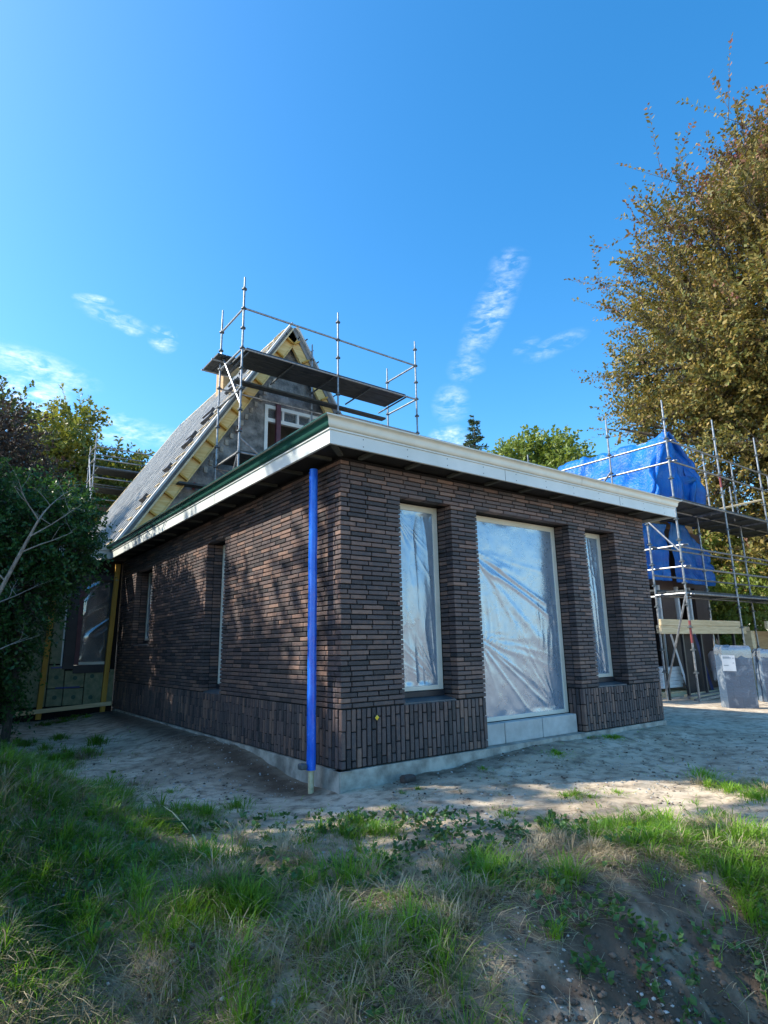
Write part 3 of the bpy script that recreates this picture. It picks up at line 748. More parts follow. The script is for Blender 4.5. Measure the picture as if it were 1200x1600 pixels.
MB().box((-.735, YW - .07, .81), (-.655, YW + .02, 2.5), .004).build('maroon_jamb', 'maroon', w2)
MB().box((-.65, YW - .02, .81), (-.11, YW + .03, .86)).build('bottom_rail', 'cream_paint', w2)
MB().box((-.65, YW + .12, .8), (-.1, YW + .14, 2.5)).build('dark_backing', 'interior', w2)
MB().box((-.955, YW - .072, .80), (-.928, YW - .0615, 2.3)).build('white_edge', 'white_paint', w2)
film_grid('plastic_sheet', .54, 1.62, 5, 'diag', 'film_dark', w2, (-.65, YW + .01, .865), (1, 0, 0), (0, 0, 1), (0, -1, 0), 40, .02)
pr = MB().obox((-.20, YW - .16, -.10), (-.115, YW - .13, 2.72), .085, .06, (0, 1, 0)).build('timber_prop', 'yellow_wood_z'); tag(pr, 'yellow timber prop leaning at the inner corner beside the insulated wall', 'post')
p2 = MB().obox((-1.24, YW - .16, -.10), (-1.17, YW - .14, 2.6), .085, .05, (0, 1, 0)).build('timber_prop', 'yellow_wood_z'); tag(p2, 'yellow timber upright half hidden behind the leafy bush', 'post')
b_ = MB().obox((-1.6, YW - .21, .02), (-.06, YW - .215, .10), .03, .07).build('timber_batten', 'pale_wood_x'); tag(b_, 'pale horizontal batten along the foot of the insulated wall', 'batten')

# ------------------------------------------------------------------ scaffolds
TR = .024
CM = {}
def shared(key, fn, mat):
    if key not in CM:
        mb = fn(); me = bpy.data.meshes.new(key); me.from_pydata(mb.v, [], mb.f); me.update(); me.materials.append(MATS[mat]); CM[key] = me
    return CM[key]
def collar(parent, z):
    me = shared('collar', lambda: MB().tube([(0, 0, -.012), (0, 0, .012)], .062, 8).tube([(0, 0, .012), (0, 0, .05)], .031, 8), 'steel_dark')
    link('collar', me, parent, (0, 0, z))
def upright(sc, x, y, z0, z1, ph=0.0, mat='steel', lab=None):
    mb = MB().tube([(0, 0, 0), (0, 0, z1 - z0 - .25)], TR, 10).tube([(0, 0, z1 - z0 - .25), (0, 0, z1 - z0)], .019, 10)
    o = mb.build('upright', mat, sc, True); o.location = (x, y, z0)
    z = ph
    while z < z1 - .2:
        if z > z0 + .1: collar(o, z - z0)
        z += .5
    return o
def bar(sc, a, b, name='ledger', mat='steel', r=TR):
    return MB().tube([a, b], r, 8).build(name, mat, sc, True)
def decks(sc, x0, x1, y0, y1, z, n, along='x', mat='deck_board'):
    """n boards side by side"""
    for i in range(n):
        if along == 'x':
            a = y0 + (y1 - y0) * i / n; MB().box((x0, a + .006, z + random.uniform(0, .006)), (x1, a + (y1 - y0) / n - .006, z + .05), .004).build('deck_board', mat, sc)
        else:
            a = x0 + (x1 - x0) * i / n; MB().box((a + .006, y0, z + random.uniform(0, .006)), (a + (x1 - x0) / n - .006, y1, z + .05), .004).build('deck_board', mat, sc)
# scaffold on the flat roof in front of the gable
s1 = empty('scaffold', (2.0, 7.3, 3.0)); tag(s1, 'galvanised tube scaffold with raised deck on the flat roof before the gable', 'scaffold')
s1.location = (0, 0, 0)
XS = (2.02, 4.59, 7.16); YF, YR = 7.3, 8.62
for x, zt in zip(XS, (9.55, 9.52, 9.5)): upright(s1, x, YF, 3.0, zt, .74 + 3)
for x, zt in zip(XS, (9.35, 9.2, 9.2)): upright(s1, x, YR, 3.0, zt, .74 + 3)
for z in (8.75, 7.73):
    bar(s1, (XS[0], YF, z), (XS[1], YF, z)); bar(s1, (XS[1], YF, z), (XS[2], YF, z))
for z in (8.75, 7.73, 6.75, 5.25):
    bar(s1, (XS[0], YF, z), (XS[0], YR, z))
for z in (8.75, 7.73): bar(s1, (XS[2], YF, z), (XS[2], YR, z))
for z in (7.23, 5.2): bar(s1, (XS[0], YR, z), (XS[1], YR, z)); bar(s1, (XS[1], YR, z), (XS[2], YR, z))
bar(s1, (XS[0], YF, 5.25), (XS[1], YF, 5.25)); bar(s1, (XS[1], YF, 6.72), (XS[2], YF, 6.72))
bar(s1, (XS[0], YF, 5.3), (XS[0], YR, 3.2), 'brace'); bar(s1, (XS[0], YR, 8.2), (XS[0] + .02, YF, 6.35), 'brace'); bar(s1, (XS[0], YF, 5.6), (XS[1], YF + .05, 3.9), 'brace')
bar(s1, (XS[0] + .1, YR + .04, 5.2), (XS[1], YR + .04, 3.6), 'brace')
decks(s1, XS[0] + .12, XS[1], YF + .03, YF + 1.0, 7.76, 3); decks(s1, XS[1] + .01, XS[2] - .35, YF + .03, YF + 1.0, 7.76, 3)
for i in range(5):
    x = XS[0] + .2 + i * 1.15; bar(s1, (x, YF - .02, 7.735), (x, YR, 7.70), 'transom', 'steel_dark', .022)
decks(s1, XS[0] + .3, XS[2] - .25, YF + 1.08, YF + 1.3, 7.45, 1)
decks(s1, 1.82, 2.5, 8.3, 9.3, 7.95, 3, 'y'); bar(s1, (1.75, 8.5, 7.9), (2.5, 8.5, 7.9), 'transom'); bar(s1, (1.75, 9.2, 7.9), (2.5, 9.2, 7.9), 'transom')
decks(s1, XS[0] + .05, XS[1], YF + .1, YR - .1, 5.30, 3); decks(s1, 1.2, XS[1] + 1, YR + .05, YR + .33, 4.75, 1)
# scaffold beyond the far end of the gable house
s2 = empty('scaffold', (0, 0, 0)); tag(s2, 'distant scaffold with three stacked decks behind the far roof edge on the left', 'scaffold')
for x, y, zt in ((1.15, 18.4, 8.95), (1.15, 19.4, 8.7), (4.0, 18.4, 9.1), (4.0, 19.4, 9.0), (4.62, 18.4, 10.0), (5.05, 18.4, 10.3)): upright(s2, x, y, -.2, zt, .3)
for z in (8.42, 7.95, 7.25, 6.45, 5.8, 4.2, 2.2):
    bar(s2, (1.15, 18.4, z), (4.62, 18.4, z)); bar(s2, (1.15, 19.4, z), (4.62, 19.4, z)); bar(s2, (1.15, 18.4, z), (1.15, 19.4, z))
for z in (7.62, 6.9, 6.2): decks(s2, 1.3 if z > 7 else 1.2, 4.6, 18.45, 19.35, z, 3)
bar(s2, (1.15, 18.4, 6.3), (1.15, 19.4, 8.2), 'brace')
# big scaffold on the right
s3 = empty('scaffold', (0, 0, 0)); tag(s3, 'tall two-level tube scaffold round the tarp-covered wing on the right', 'scaffold')
A = 10.87; BX = (A, A + 2.57, A + 5.14, A + 7.71); YA, YB = 2.37, 3.10
ZG = -.36
for x, zt in zip(BX, (6.85, 6.9, 6.9, 6.9)): upright(s3, x, YA, ZG, zt, .35)
for x, zt in zip(BX, (4.3, 4.3, 6.3, 6.3)): upright(s3, x, YB, ZG, zt, .35)
upright(s3, 13.44, 2.73, 4.3, 6.1, .35); upright(s3, A, 3.92, ZG, 6.9, .35); upright(s3, A, 6.6, ZG, 6.6, .35); upright(s3, 14.8, 2.73, 4.3, 5.3, .35)
for k in range(3):
    for z in (5.82, 5.30, 4.34, 3.2, 2.72, 2.12): bar(s3, (BX[k], YA, z), (BX[k + 1], YA, z))
    for z in (4.34, 2.12, 3.3, 2.6): bar(s3, (BX[k], YB, z), (BX[k + 1], YB, z))
for x in BX:
    for z in (4.34, 2.12): bar(s3, (x, YA, z), (x, YB, z))
for z in (5.82, 5.30, 4.3, 3.25, 2.75, 2.1): bar(s3, (A + .15, YA - .12, z), (A + .02, 6.6, z))
bar(s3, (A + .03, 3.95, 5.4), (A + .03, 4.9, 4.5), 'brace'); bar(s3, (A + .03, 3.95, 4.6), (A + .03, 4.9, 5.5), 'brace')
bar(s3, (A, YA, 2.1), (A, YB + .02, -.1), 'brace'); bar(s3, (A, YA + .02, 3.1), (A - .02, YB + .3, 4.3), 'brace')
for k in range(3): decks(s3, BX[k] + .02, BX[k + 1] - .02, YA + .04, YB + .9, 4.37, 5, mat='deck_board'); decks(s3, BX[k] + .02, BX[k + 1] - .02, YA + .04, YB - .02, 2.15, 3)
decks(s3, A + .05, A + .7, YB + .05, 6.5, 2.22, 3, 'y')
for k in range(8): bar(s3, (A + .4 + k * .95, YA, 4.33), (A + .4 + k * .95, YB + .9, 4.33), 'transom', 'steel_dark', .022)
for (x, z0, z1) in ((BX[0], 1.0, 1.5), (BX[1], 5.0, 5.35)): MB().tube([(x, YA, z0), (x, YA, z1)], TR + .003, 10).build('red_sleeve', 'red_paint', s3, True)
bar(s3, (13.6, 3.2, 4.45), (16.2, 2.5, 5.05), 'guard_rail', 'pale_wood_x', .03)

# ------------------------------------------------------------------ wing on the right under tarps
wg = empty('tarped_wing', (0, 0, 0)); tag(wg, 'dark unfinished brick wing behind the scaffold under the blue tarpaulin', 'building')
wb = MB()
for (x0, x1, z0, z1) in ((11.9, 12.5, -.4, 4.3), (13.5, 14.2, -.4, 4.3), (15.4, 16.2, -.4, 4.3), (12.5, 13.5, 2.6, 4.3), (14.2, 15.4, 2.6, 4.3)): wb.box((x0, 4.4, z0), (x1, 4.7, z1))
wb.box((11.9, 4.7, -.4), (12.2, 11, 4.3)).box((15.9, 4.7, -.4), (16.2, 11, 4.3)).box((12.2, 10.7, -.4), (15.9, 11, 4.3))
wb.build('wall', 'brick_far', wg)
V = []; 
for y in (4.35, 11): V += [(12.9, y, 4.3), (14.5, y, 6.5), (15.6, y, 5.9), (15.7, y, 4.3)]
mesh_obj('roof_frame', V, [(0, 1, 2, 3), (7, 6, 5, 4), (0, 4, 5, 1), (1, 5, 6, 2), (2, 6, 7, 3), (3, 7, 4, 0)], 'osb', wg)
for x in (12.62, 13.3, 14.3, 15.0): MB().box((x, 4.36, 0), (x + .09, 4.46, 2.6)).build('window_post', 'white_board', wg)
MB().box((12.2, 5.6, -.35), (15.9, 5.7, 4.2)).build('inner_partition', 'black_panel', wg)
def cloth(name, surf, nu, nv, mat, amp, seed, fr=(3, 10), thick=.006):
    u = np.linspace(0, 1, nu); v = np.linspace(0, 1, nv); U, Vv = np.meshgrid(u, v, indexing='ij')
    Pp = surf(U, Vv); du = np.gradient(Pp, axis=0); dv = np.gradient(Pp, axis=1); N = np.cross(du, dv); N /= np.linalg.norm(N, axis=2, keepdims=True) + 1e-9
    r1 = 1 - np.abs(2 * vnoise(U * fr[1] + Vv * 1.5 * np.sin(seed), Vv * fr[0] * .5, seed) - 1)
    r2 = 1 - np.abs(2 * vnoise(U * fr[1] * .45 - Vv * 4, Vv * 2 + U * 3, seed + 4) - 1)
    d = (r1 ** 2 * .6 + r2 ** 2 * .9 + fbm(U * 6, Vv * 6, seed + 8) * .6) * amp
    Pp = Pp + N * d[..., None]
    I = np.arange(nu * nv).reshape(nu, nv)
    F = np.stack([I[:-1, :-1].ravel(), I[1:, :-1].ravel(), I[1:, 1:].ravel(), I[:-1, 1:].ravel()], 1)
    o = link(name, np_mesh(name, Pp.reshape(-1, 3), F, mat, None, True)); md = o.modifiers.new('thickness', 'SOLIDIFY'); md.thickness = thick; return o
def interp_path(pts):
    P_ = np.array(pts, float); L = np.r_[0, np.cumsum(np.linalg.norm(np.diff(P_, axis=0), axis=1))]; L /= L[-1]
    return lambda t: np.stack([np.interp(t, L, P_[:, k]) for k in range(P_.shape[1])], -1)
sec = interp_path([(12.15, 4.25), (13.3, 5.75), (14.45, 7.45), (14.6, 7.52), (14.8, 7.44), (15.9, 6.7), (16.12, 6.2), (16.15, 5.2), (16.1, 4.5)])
def tarp_top(U, Vv):
    p = sec(Vv); y = 4.15 + U * 9.0; sag = -.10 * np.sin(U * math.pi) - .05 * np.sin(U * 9)
    return np.stack([p[..., 0], y, p[..., 1] + sag], -1)
t1 = cloth('blue_tarpaulin', tarp_top, 110, 70, 'blue_tarp', .16, 5, (3, 26)); tag(t1, 'big creased blue tarpaulin draped over the ridge of the right wing', 'tarpaulin')
top_line = interp_path([(12.9, 5.15), (13.6, 6.15), (14.5, 7.46), (14.62, 7.5), (15.0, 7.2), (15.95, 6.6)]); 
def tarp_end(U, Vv):
    p = top_line(U); bottom = 4.45 + .25 * np.sin(U * 9); z = p[..., 1] * (1 - Vv) + bottom * Vv
    x = p[..., 0] + (Vv * .25 * (U - .5)) - .3 * Vv * (U > .8); y = 4.12 - .22 * np.sin(Vv * 2.2) - .12 * np.sin(U * 14)
    return np.stack([x, y, z], -1)
t2 = cloth('blue_tarpaulin', tarp_end, 60, 50, 'blue_tarp', .14, 9, (2, 9)); tag(t2, 'blue tarpaulin flap hanging over the gable end above the scaffold deck', 'tarpaulin')
def hang(x0, x1, y, z0, z1, slant=0):
    return lambda U, Vv: np.stack([x0 + (x1 - x0) * U, y - .05 * np.sin(U * 7), z1 - slant * np.clip(U - .35, 0, 1) - Vv * (z1 - slant * np.clip(U - .35, 0, 1) - z0)], -1)
t3 = cloth('blue_tarpaulin', hang(11.5, 12.75, 3.62, 2.62, 4.15), 40, 40, 'blue_tarp', .10, 15, (3, 6)); tag(t3, 'lit blue tarpaulin hanging between the two scaffold decks next to brick corner', 'tarpaulin')
t4 = cloth('blue_tarpaulin', hang(13.3, 15.5, 3.75, 2.62, 4.3, 1.1), 40, 40, 'blue_tarp', .10, 19, (3, 6)); tag(t4, 'deep blue shaded tarpaulin with slanting top under the upper scaffold deck', 'tarpaulin')

# timber, boards, wrapped packs
def beam(x0, x1, y0, y1, z0, z1, label, mat='pale_wood_x'):
    o = MB().box((x0, y0, z0), (x1, y1, z1), .006).build('timber_beam', mat); return tag(o, label, 'beam', 'pale beams on the scaffold')
beam(10.75, 15.1, 2.98, 3.05, 1.22, 1.41, 'lower front pale timber beam laid along the scaffold at waist height')
beam(10.78, 14.85, 2.985, 3.05, 1.415, 1.56, 'upper front pale timber beam laid along the scaffold at waist height')
beam(10.9, 15.7, 3.13, 3.2, 1.24, 1.42, 'rear pale timber beam just longer than those before it')
beam(15.3, 18.2, 2.5, 2.58, 1.34, 1.54, 'pale timber beam running off past the right scaffold bay')
for k in range(6):
    x = 10.9 + k * .9; o = MB().box((x, 3.06, -.3), (x + .06, 3.12, 1.22)).build('trestle_leg', 'black_panel'); tag(o, ['first', 'second', 'third', 'fourth', 'fifth', 'sixth'][k] + ' dark support post from the left beneath the pale scaffold beams', 'post', 'posts under the beams')
for k in range(6):
    o = MB().box((11.9 + .02 * (k % 2), 3.75, -.10 + k * .085), (12.85 + .05 * (k % 3), 4.25, -.02 + k * .085), .005).build('white_board', 'white_board')
    tag(o, ['lowest', 'second', 'third', 'fourth', 'fifth', 'topmost'][k] + ' board of the white stack under the lower scaffold deck', 'board', 'white boards in a stack')
pl = empty('pallet', (12.5, 3.9, -.3)); tag(pl, 'pale wooden pallet on the ground beneath white boards', 'pallet')
for k in range(3): MB().box((-.8, -.3 + k * .3, 0), (1.0, -.2 + k * .3, .09)).build('bearer', 'pale_wood_x', pl)
for k in range(6): MB().box((-.8 + k * .32, -.32, .092), (-.62 + k * .32, .42, .115)).build('slat', 'pale_wood_y', pl)
for k, (x, lab) in enumerate(((12.75, 'dark framed panel leaning under the scaffold nearest the white boards'), (13.1, 'middle dark panel leaning under the scaffold beams'), (13.45, 'blue-black panel leaning at right of the dark panels'))):
    e = empty('leaning_panel', (x, 3.55 + .1 * k, -.3)); tag(e, lab, 'panel', 'dark panels leaning under the scaffold')
    V = [(0, 0, 0), (.32, -.35, 0), (.10, -.15, 1.52), (-.22, .2, 1.52)]; V2 = [(a + .04, b + .03, c) for a, b, c in V]
    mesh_obj('sheet', V + V2, [(0, 1, 2, 3), (7, 6, 5, 4), (0, 4, 5, 1), (1, 5, 6, 2), (2, 6, 7, 3), (3, 7, 4, 0)], 'black_panel' if k < 2 else 'tape_blue', e)
    MB().obox((-.02, -.02, .0), (-.24, .18, 1.53), .04, .04).build('frame_rail', 'white_board' if k == 0 else 'slate', e)
def wrapped(x, y, rz, label, h=1.16, w=.54, d=.34, paper=True):
    e = empty('wrapped_pack', (x, y, float(height(x, y)))); e.rotation_euler = (0, 0, rz); tag(e, label, 'pack', 'film-wrapped packs by the scaffold')
    n = 24; V, F = [], []
    ring = []
    for i in range(n):
        a = 2 * math.pi * i / n; cx, cy = math.cos(a), math.sin(a); k = max(abs(cx), abs(cy)); ring.append((cx / k, cy / k))
    prof = [(0, .97), (.03, 1.0), (.25, .985), (.5, 1.0), (.75, .99), (.93, 1.0), (.975, .95), (1.0, .86)]
    for j, (z, s) in enumerate(prof):
        for i, (a, b) in enumerate(ring):
            jit = 1 + .022 * (random.random() - .5); V.append((a * w / 2 * s * jit, b * d / 2 * s * jit, z * h + .012 * random.uniform(-1, 1) + .03 * a * (z > .9) * -1))
    for j in range(len(prof) - 1):
        for i in range(n): F.append((j * n + i, j * n + (i + 1) % n, (j + 1) * n + (i + 1) % n, (j + 1) * n + i))
    F.append(tuple((len(prof) - 1) * n + i for i in range(n)))
    o = mesh_obj('pack_body', V, F, 'wrapped_block', e); shade(o)
    # loose film cap over the top edge
    V, F = [], []
    for j, (z, s) in enumerate([(1.006, .80), (1.002, .90), (.98, .985), (.93, 1.012), (.89, 1.014)]):
        for i, (a, b) in enumerate(ring):
            zz = z - (.09 * random.random() if j == 4 else 0); V.append((a * w / 2 * s, b * d / 2 * s, zz * h + .01 * random.uniform(-1, 1)))
    for j in range(4):
        for i in range(n): F.append((j * n + i, j * n + (i + 1) % n, (j + 1) * n + (i + 1) % n, (j + 1) * n + i))
    F = [tuple(reversed(f)) for f in F] + [tuple(range(n))]
    shade(mesh_obj('film_cap', V, F, 'wrap_film', e))
    if paper:
        p = MB().add([(-.29, -d / 2 - .012, .70), (-.05, -d / 2 - .012, .69), (-.05, -d / 2 - .012, .985), (-.29, -d / 2 - .012, .995), (-.29, -d / 2 - .009, .70), (-.05, -d / 2 - .009, .69), (-.05, -d / 2 - .009, .985), (-.29, -d / 2 - .009, .995)],
                     [(0, 1, 2, 3), (7, 6, 5, 4), (0, 4, 5, 1), (1, 5, 6, 2), (2, 6, 7, 3), (3, 7, 4, 0)]).build('delivery_note', 'paper', e)
        for (a, b, c) in ((-.27, -.15, .955), (-.27, -.12, .935), (-.10, -.07, .93), (-.10, -.075, .84), (-.27, -.18, .80)):
            MB().box((a, -d / 2 - .0135, c), (b, -d / 2 - .0122, c + .008)).build('print_line', 'slate', p)
    return e
wrapped(9.72, 1.03, math.radians(-42), 'grey-blue film-wrapped pack with white delivery note standing before the scaffold')
wrapped(12.25, 1.38, math.radians(-40), 'film-wrapped pack without a note cut off by the right edge', h=1.12, paper=False)
o = MB().box((16.3, 3.3, -.35), (18.0, 3.34, 1.3)).build('osb_board', 'osb'); tag(o, 'brown board standing upright at far right behind the scaffold', 'board')
o = MB().box((15.2, 2.9, -.35), (15.4, 3.1, 1.3), .01).build('timber_post', 'pale_wood_y'); tag(o, 'pale timber post under the right end of the beams', 'post')
for k, (x, y, s) in enumerate(((13.9, 3.2, .3), (14.3, 3.4, .34))):
    V, F = cham(s, s * .6, s * .9, .12); o = mesh_obj('rubble_bag', [(a + x + random.uniform(-.03, .03), b + y, c + .25 * (k + 1) + random.uniform(-.03, .03)) for a, b, c in V], F, 'bag_white'); shade(o)
    tag(o, ['pale pinkish sack lying behind the wrapped pack', 'larger pale sack heaped behind the wrapped pack'][k], 'sack', 'sacks behind the pack')
for k in range(4):
    o = MB().obox((11.2 + .2 * k, 2.6 + .18 * k, -.27 + .012 * k), (13.6 + .3 * k, 2.75 + .2 * k, -.22), .12, .06).build('floor_plank', 'pale_wood_x' if k % 2 else 'steel')
    tag(o, ['grey plank on the ground nearest under the scaffold', 'pale plank on the ground under the scaffold', 'second grey plank lying under the scaffold', 'rearmost pale plank lying under the scaffold'][k], 'plank', 'planks on the ground')

# ------------------------------------------------------------------ foliage
def leaves_mesh(name, P0, Dr, size, mat, tint, fold=.25, aspect=.55):
    """diamond leaves: base P0, direction Dr (unit), size (n,)"""
    n = len(P0); r = RNG.normal(size=(n, 3)); side = np.cross(Dr, r); side /= np.linalg.norm(side, axis=1, keepdims=True) + 1e-9
    nrm = np.cross(side, Dr); s = size[:, None]
    V = np.empty((n, 4, 3)); V[:, 0] = P0; V[:, 1] = P0 + Dr * s * .5 + side * s * aspect * .5 + nrm * s * fold * .3
    V[:, 2] = P0 + Dr * s; V[:, 3] = P0 + Dr * s * .5 - side * s * aspect * .5 + nrm * s * fold * .3
    F = np.arange(n * 4).reshape(n, 4); F = np.concatenate([F[:, [0, 1, 2]], F[:, [0, 2, 3]]])
    return np_mesh(name, V.reshape(-1, 3), F, mat, np.repeat(tint, 4))
def unit(v): return v / (np.linalg.norm(v, axis=-1, keepdims=True) + 1e-9)
def tree(name, base, lobes, n_twig, per, tl, ls, mat, label, cat='tree', group=None, up=.35, bark='bark', tr=.2, inner=.45, flat=.5, tint_fn=None, trunk_top=None, limbs=True, droop=.15, trunk=True):
    """lobes: list of (centre xyz, radius or (rx,ry,rz)). Twigs grow outwards from the lobes, leaves sit along the twigs."""
    e = empty(name, base); tag(e, label, cat, group); B = np.array(base, float)
    C = np.array([l[0] for l in lobes], float); Rr = np.array([(l[1],) * 3 if np.isscalar(l[1]) else l[1] for l in lobes], float)
    vol = (Rr.prod(1)) ** (2 / 3); idx = RNG.choice(len(lobes), n_twig, p=vol / vol.sum())
    d = unit(RNG.normal(size=(n_twig, 3))); rad = inner + (1 - inner) * RNG.random(n_twig) ** .6
    P0 = C[idx] + d * Rr[idx] * rad[:, None]
    mean = C.mean(0); out = unit(P0 - mean)
    D = unit(d * .8 + out * .7 + np.array([0, 0, up]) + RNG.normal(size=(n_twig, 3)) * .35)
    L = tl * (.5 + RNG.random(n_twig)); k = (np.arange(per) + .5) / per
    pts = P0[:, None] + D[:, None] * (L[:, None] * k)[..., None]; pts[..., 2] -= (droop * L[:, None] * k ** 2)
    sd = unit(np.cross(D, RNG.normal(size=(n_twig, 3)))); sg_ = np.where(np.arange(per) % 2, 1, -1)[None, :, None]
    LD = unit(D[:, None] * .6 + sd[:, None] * sg_ + RNG.normal(size=(n_twig, per, 3)) * flat)
    n = n_twig * per; sz = ls * (.6 + .8 * RNG.random(n)); tw = np.repeat(RNG.random(n_twig), per)
    tint = np.clip(.55 * tw + .45 * RNG.random(n), 0, 1)
    Pl = pts.reshape(-1, 3)
    if tint_fn is not None: tint = tint_fn(Pl, tint, np.repeat(rad, per))
    cr = link('crown', leaves_mesh('crown', Pl - B, LD.reshape(-1, 3), sz, mat, tint), e)
    # twigs
    m_ = n_twig; sel = RNG.choice(n_twig, m_, replace=False); th = tl * .008 + .002
    a = P0[sel] - D[sel] * L[sel, None] * .3 - B; b = pts[sel, -1] - B; x = unit(np.cross(D[sel], [0.3, .2, 1])) * th; y = unit(np.cross(D[sel], x)) * th
    V = np.stack([a + x, a - x * .5 + y, a - x * .5 - y, b], 1).reshape(-1, 3); o4 = np.arange(m_)[:, None] * 4
    F = np.concatenate([o4 + [0, 1, 3], o4 + [1, 2, 3], o4 + [2, 0, 3]]); link('twigs', np_mesh('twigs', V, F, bark), e)
    if trunk:
        mb = MB(); top = Vector(trunk_top) if trunk_top else Vector(mean); b0 = Vector(base)
        pts_ = [Vector((0, 0, -.2)), (top - b0) * .33 + Vector((random.uniform(-.1, .1), random.uniform(-.1, .1), 0)) * tr * 3, (top - b0) * .7, top - b0]
        mb.tube(pts_, [tr * 1.25, tr, tr * .7, tr * .3], 9); mb.build('trunk', bark, e, True)
        if limbs:
            for i in RNG.permutation(len(lobes))[:26]:
                c = Vector(C[i]) - b0; s_ = (top - b0) * random.uniform(.35, .8); mid = s_.lerp(c, .5) + Vector((0, 0, -.06 * (c - s_).length))
                MB().tube([s_, mid, c], [tr * .38, tr * .22, tr * .07], 6).build('limb', bark, e, True)
    return e
def blob_lobes(c, r, n, lr, seed, squash=1.0, zmin=None, shell=.75):
    rr = np.random.default_rng(seed); L = []
    while len(L) < n:
        d = unit(rr.normal(size=3)); k = shell + (1 - shell) * rr.random() if rr.random() < .75 else rr.random() * shell
        p = np.array(c) + d * np.array(r) * k
        if zmin is not None and p[2] < zmin: continue
        L.append((tuple(p), (lr * rr.uniform(.7, 1.3), lr * rr.uniform(.7, 1.3), lr * rr.uniform(.55, .95) * squash)))
    return L
# copper beech on the right
bc = (24.9, 3.0)
def beech_tint(Pl, t, rad):
    dz = (Pl[:, 2] - 13) / 13; return np.clip(t * .72 + .20 + .22 * (1 - np.clip(rad, 0, 1)) * 2 - .38 * np.clip(rad - .8, 0, 1) * 3 * RNG.random(len(t)) - .55 * np.clip(dz, 0, 1), 0, 1)
BXC, BYC = 24.9, 3.0
def beech_r(z): return float(np.interp(z, [2, 6, 10, 13, 15.6, 17.8, 19.8, 21.6, 22.8], [4.2, 5.2, 5.7, 6.5, 6.5, 5.5, 4.2, 2.5, .9]))
rr_ = np.random.default_rng(77); bl = []
for k in range(185):
    z = 2.8 + 18.8 * rr_.random(); a = rr_.random() * 6.283; R_ = max(.2, beech_r(z) - 1.1) * (rr_.uniform(.72, 1.0) if rr_.random() < .72 else rr_.random() * .72); q_ = 1.0 + .45 * min(1, beech_r(z) / 6)
    bl.append(((BXC + math.cos(a) * R_, BYC + math.sin(a) * R_, z), (q_ * rr_.uniform(.7, 1.2), q_ * rr_.uniform(.7, 1.2), q_ * rr_.uniform(.6, 1.0))))
for k in range(90):      # long shoots standing out of the crown
    a = rr_.random() * 6.283; z = 5 + 15.2 * rr_.random(); r0 = beech_r(z) - .3; L = rr_.uniform(1.0, 2.6); rise = rr_.uniform(-.1, .9) + max(0, z - 14) * .05
    for j in range(6):
        q_ = j / 5; bl.append(((BXC + math.cos(a) * (r0 + L * q_), BYC + math.sin(a) * (r0 + L * q_), z + rise * L * q_ - .25 * L * q_ ** 2), .42 - .27 * q_))
tree('copper_beech', (bc[0], bc[1], -.3), bl, 15000, 23, 1.5, .165, 'leaf_beech', 'tall copper beech with reddish twig tips rising behind the right scaffold', tr=.55, trunk_top=(24.9, 3.0, 20), up=.45, tint_fn=beech_tint, inner=.35, flat=.45, droop=.1)
# left: sunlit broad tree beyond the house, dark tree in front of it
tree('broadleaf_tree', (1.6, 23.5, -.3), blob_lobes((1.7, 23.4, 6.8), (3.1, 2.6, 4.6), 70, 1.0, 8, .8, 1.0, .6), 4600, 18, .8, .20, 'leaf_yellow', 'yellow-green broadleaf tree with open crown behind the distant scaffold', tr=.22, trunk_top=(1.6, 23.4, 10), up=.3)
tree('broadleaf_tree', (-2.9, 13.6, -.3), blob_lobes((-2.9, 13.5, 4.9), (1.55, 1.5, 3.2), 26, .75, 12, .9, 1.0), 1300, 18, .8, .13, 'leaf_dark', 'dark green tree at the left edge behind the bush', tr=.18, trunk_top=(-2.9, 13.5, 6.5), up=.3)
# bush in front of the insulated wall and dead brown shrub over it
bush = [((-1.76, 5.05, 2.60), (.58, .6, .60)), ((-1.95, 5.25, 2.85), (.7, .6, .6)), ((-2.0, 5.2, 1.9), (.55, .6, .55)), ((-2.45, 5.4, 1.9), (.7, .6, .7)), ((-2.28, 5.5, 1.15), (.45, .5, .5)), ((-2.75, 5.6, 1.0), (.6, .5, .6)),
        ((-1.55, 4.85, 2.36), (.30, .4, .32)), ((-1.60, 4.95, 2.95), (.40, .45, .34)), ((-2.5, 5.3, 2.9), (.7, .6, .7)), ((-2.4, 5.7, .5), (.35, .4, .3)), ((-2.9, 5.5, 1.6), (.8, .7, 1.2)), ((-2.5, 5.6, .75), (.55, .5, .4)), ((-2.2, 5.55, .55), (.28, .3, .3))]
tree('leafy_bush', (-1.95, 5.5, -.16), bush, 3600, 16, .36, .058, 'leaf_bush', 'dense dark green bush beside the left wall under the gutter end', 'bush', tr=.05, up=.15, trunk_top=(-1.9, 5.2, 2.6), flat=.5, droop=.3)
tree('brown_shrub', (-2.35, 6.9, -.16), blob_lobes((-2.3, 6.7, 4.1), (.85, .7, .75), 16, .34, 20, .9), 520, 14, .45, .07, 'leaf_brown', 'withered purple-brown shrub crown above the green bush', 'shrub', tr=.05, trunk_top=(-2.3, 6.8, 3.9), up=.4)
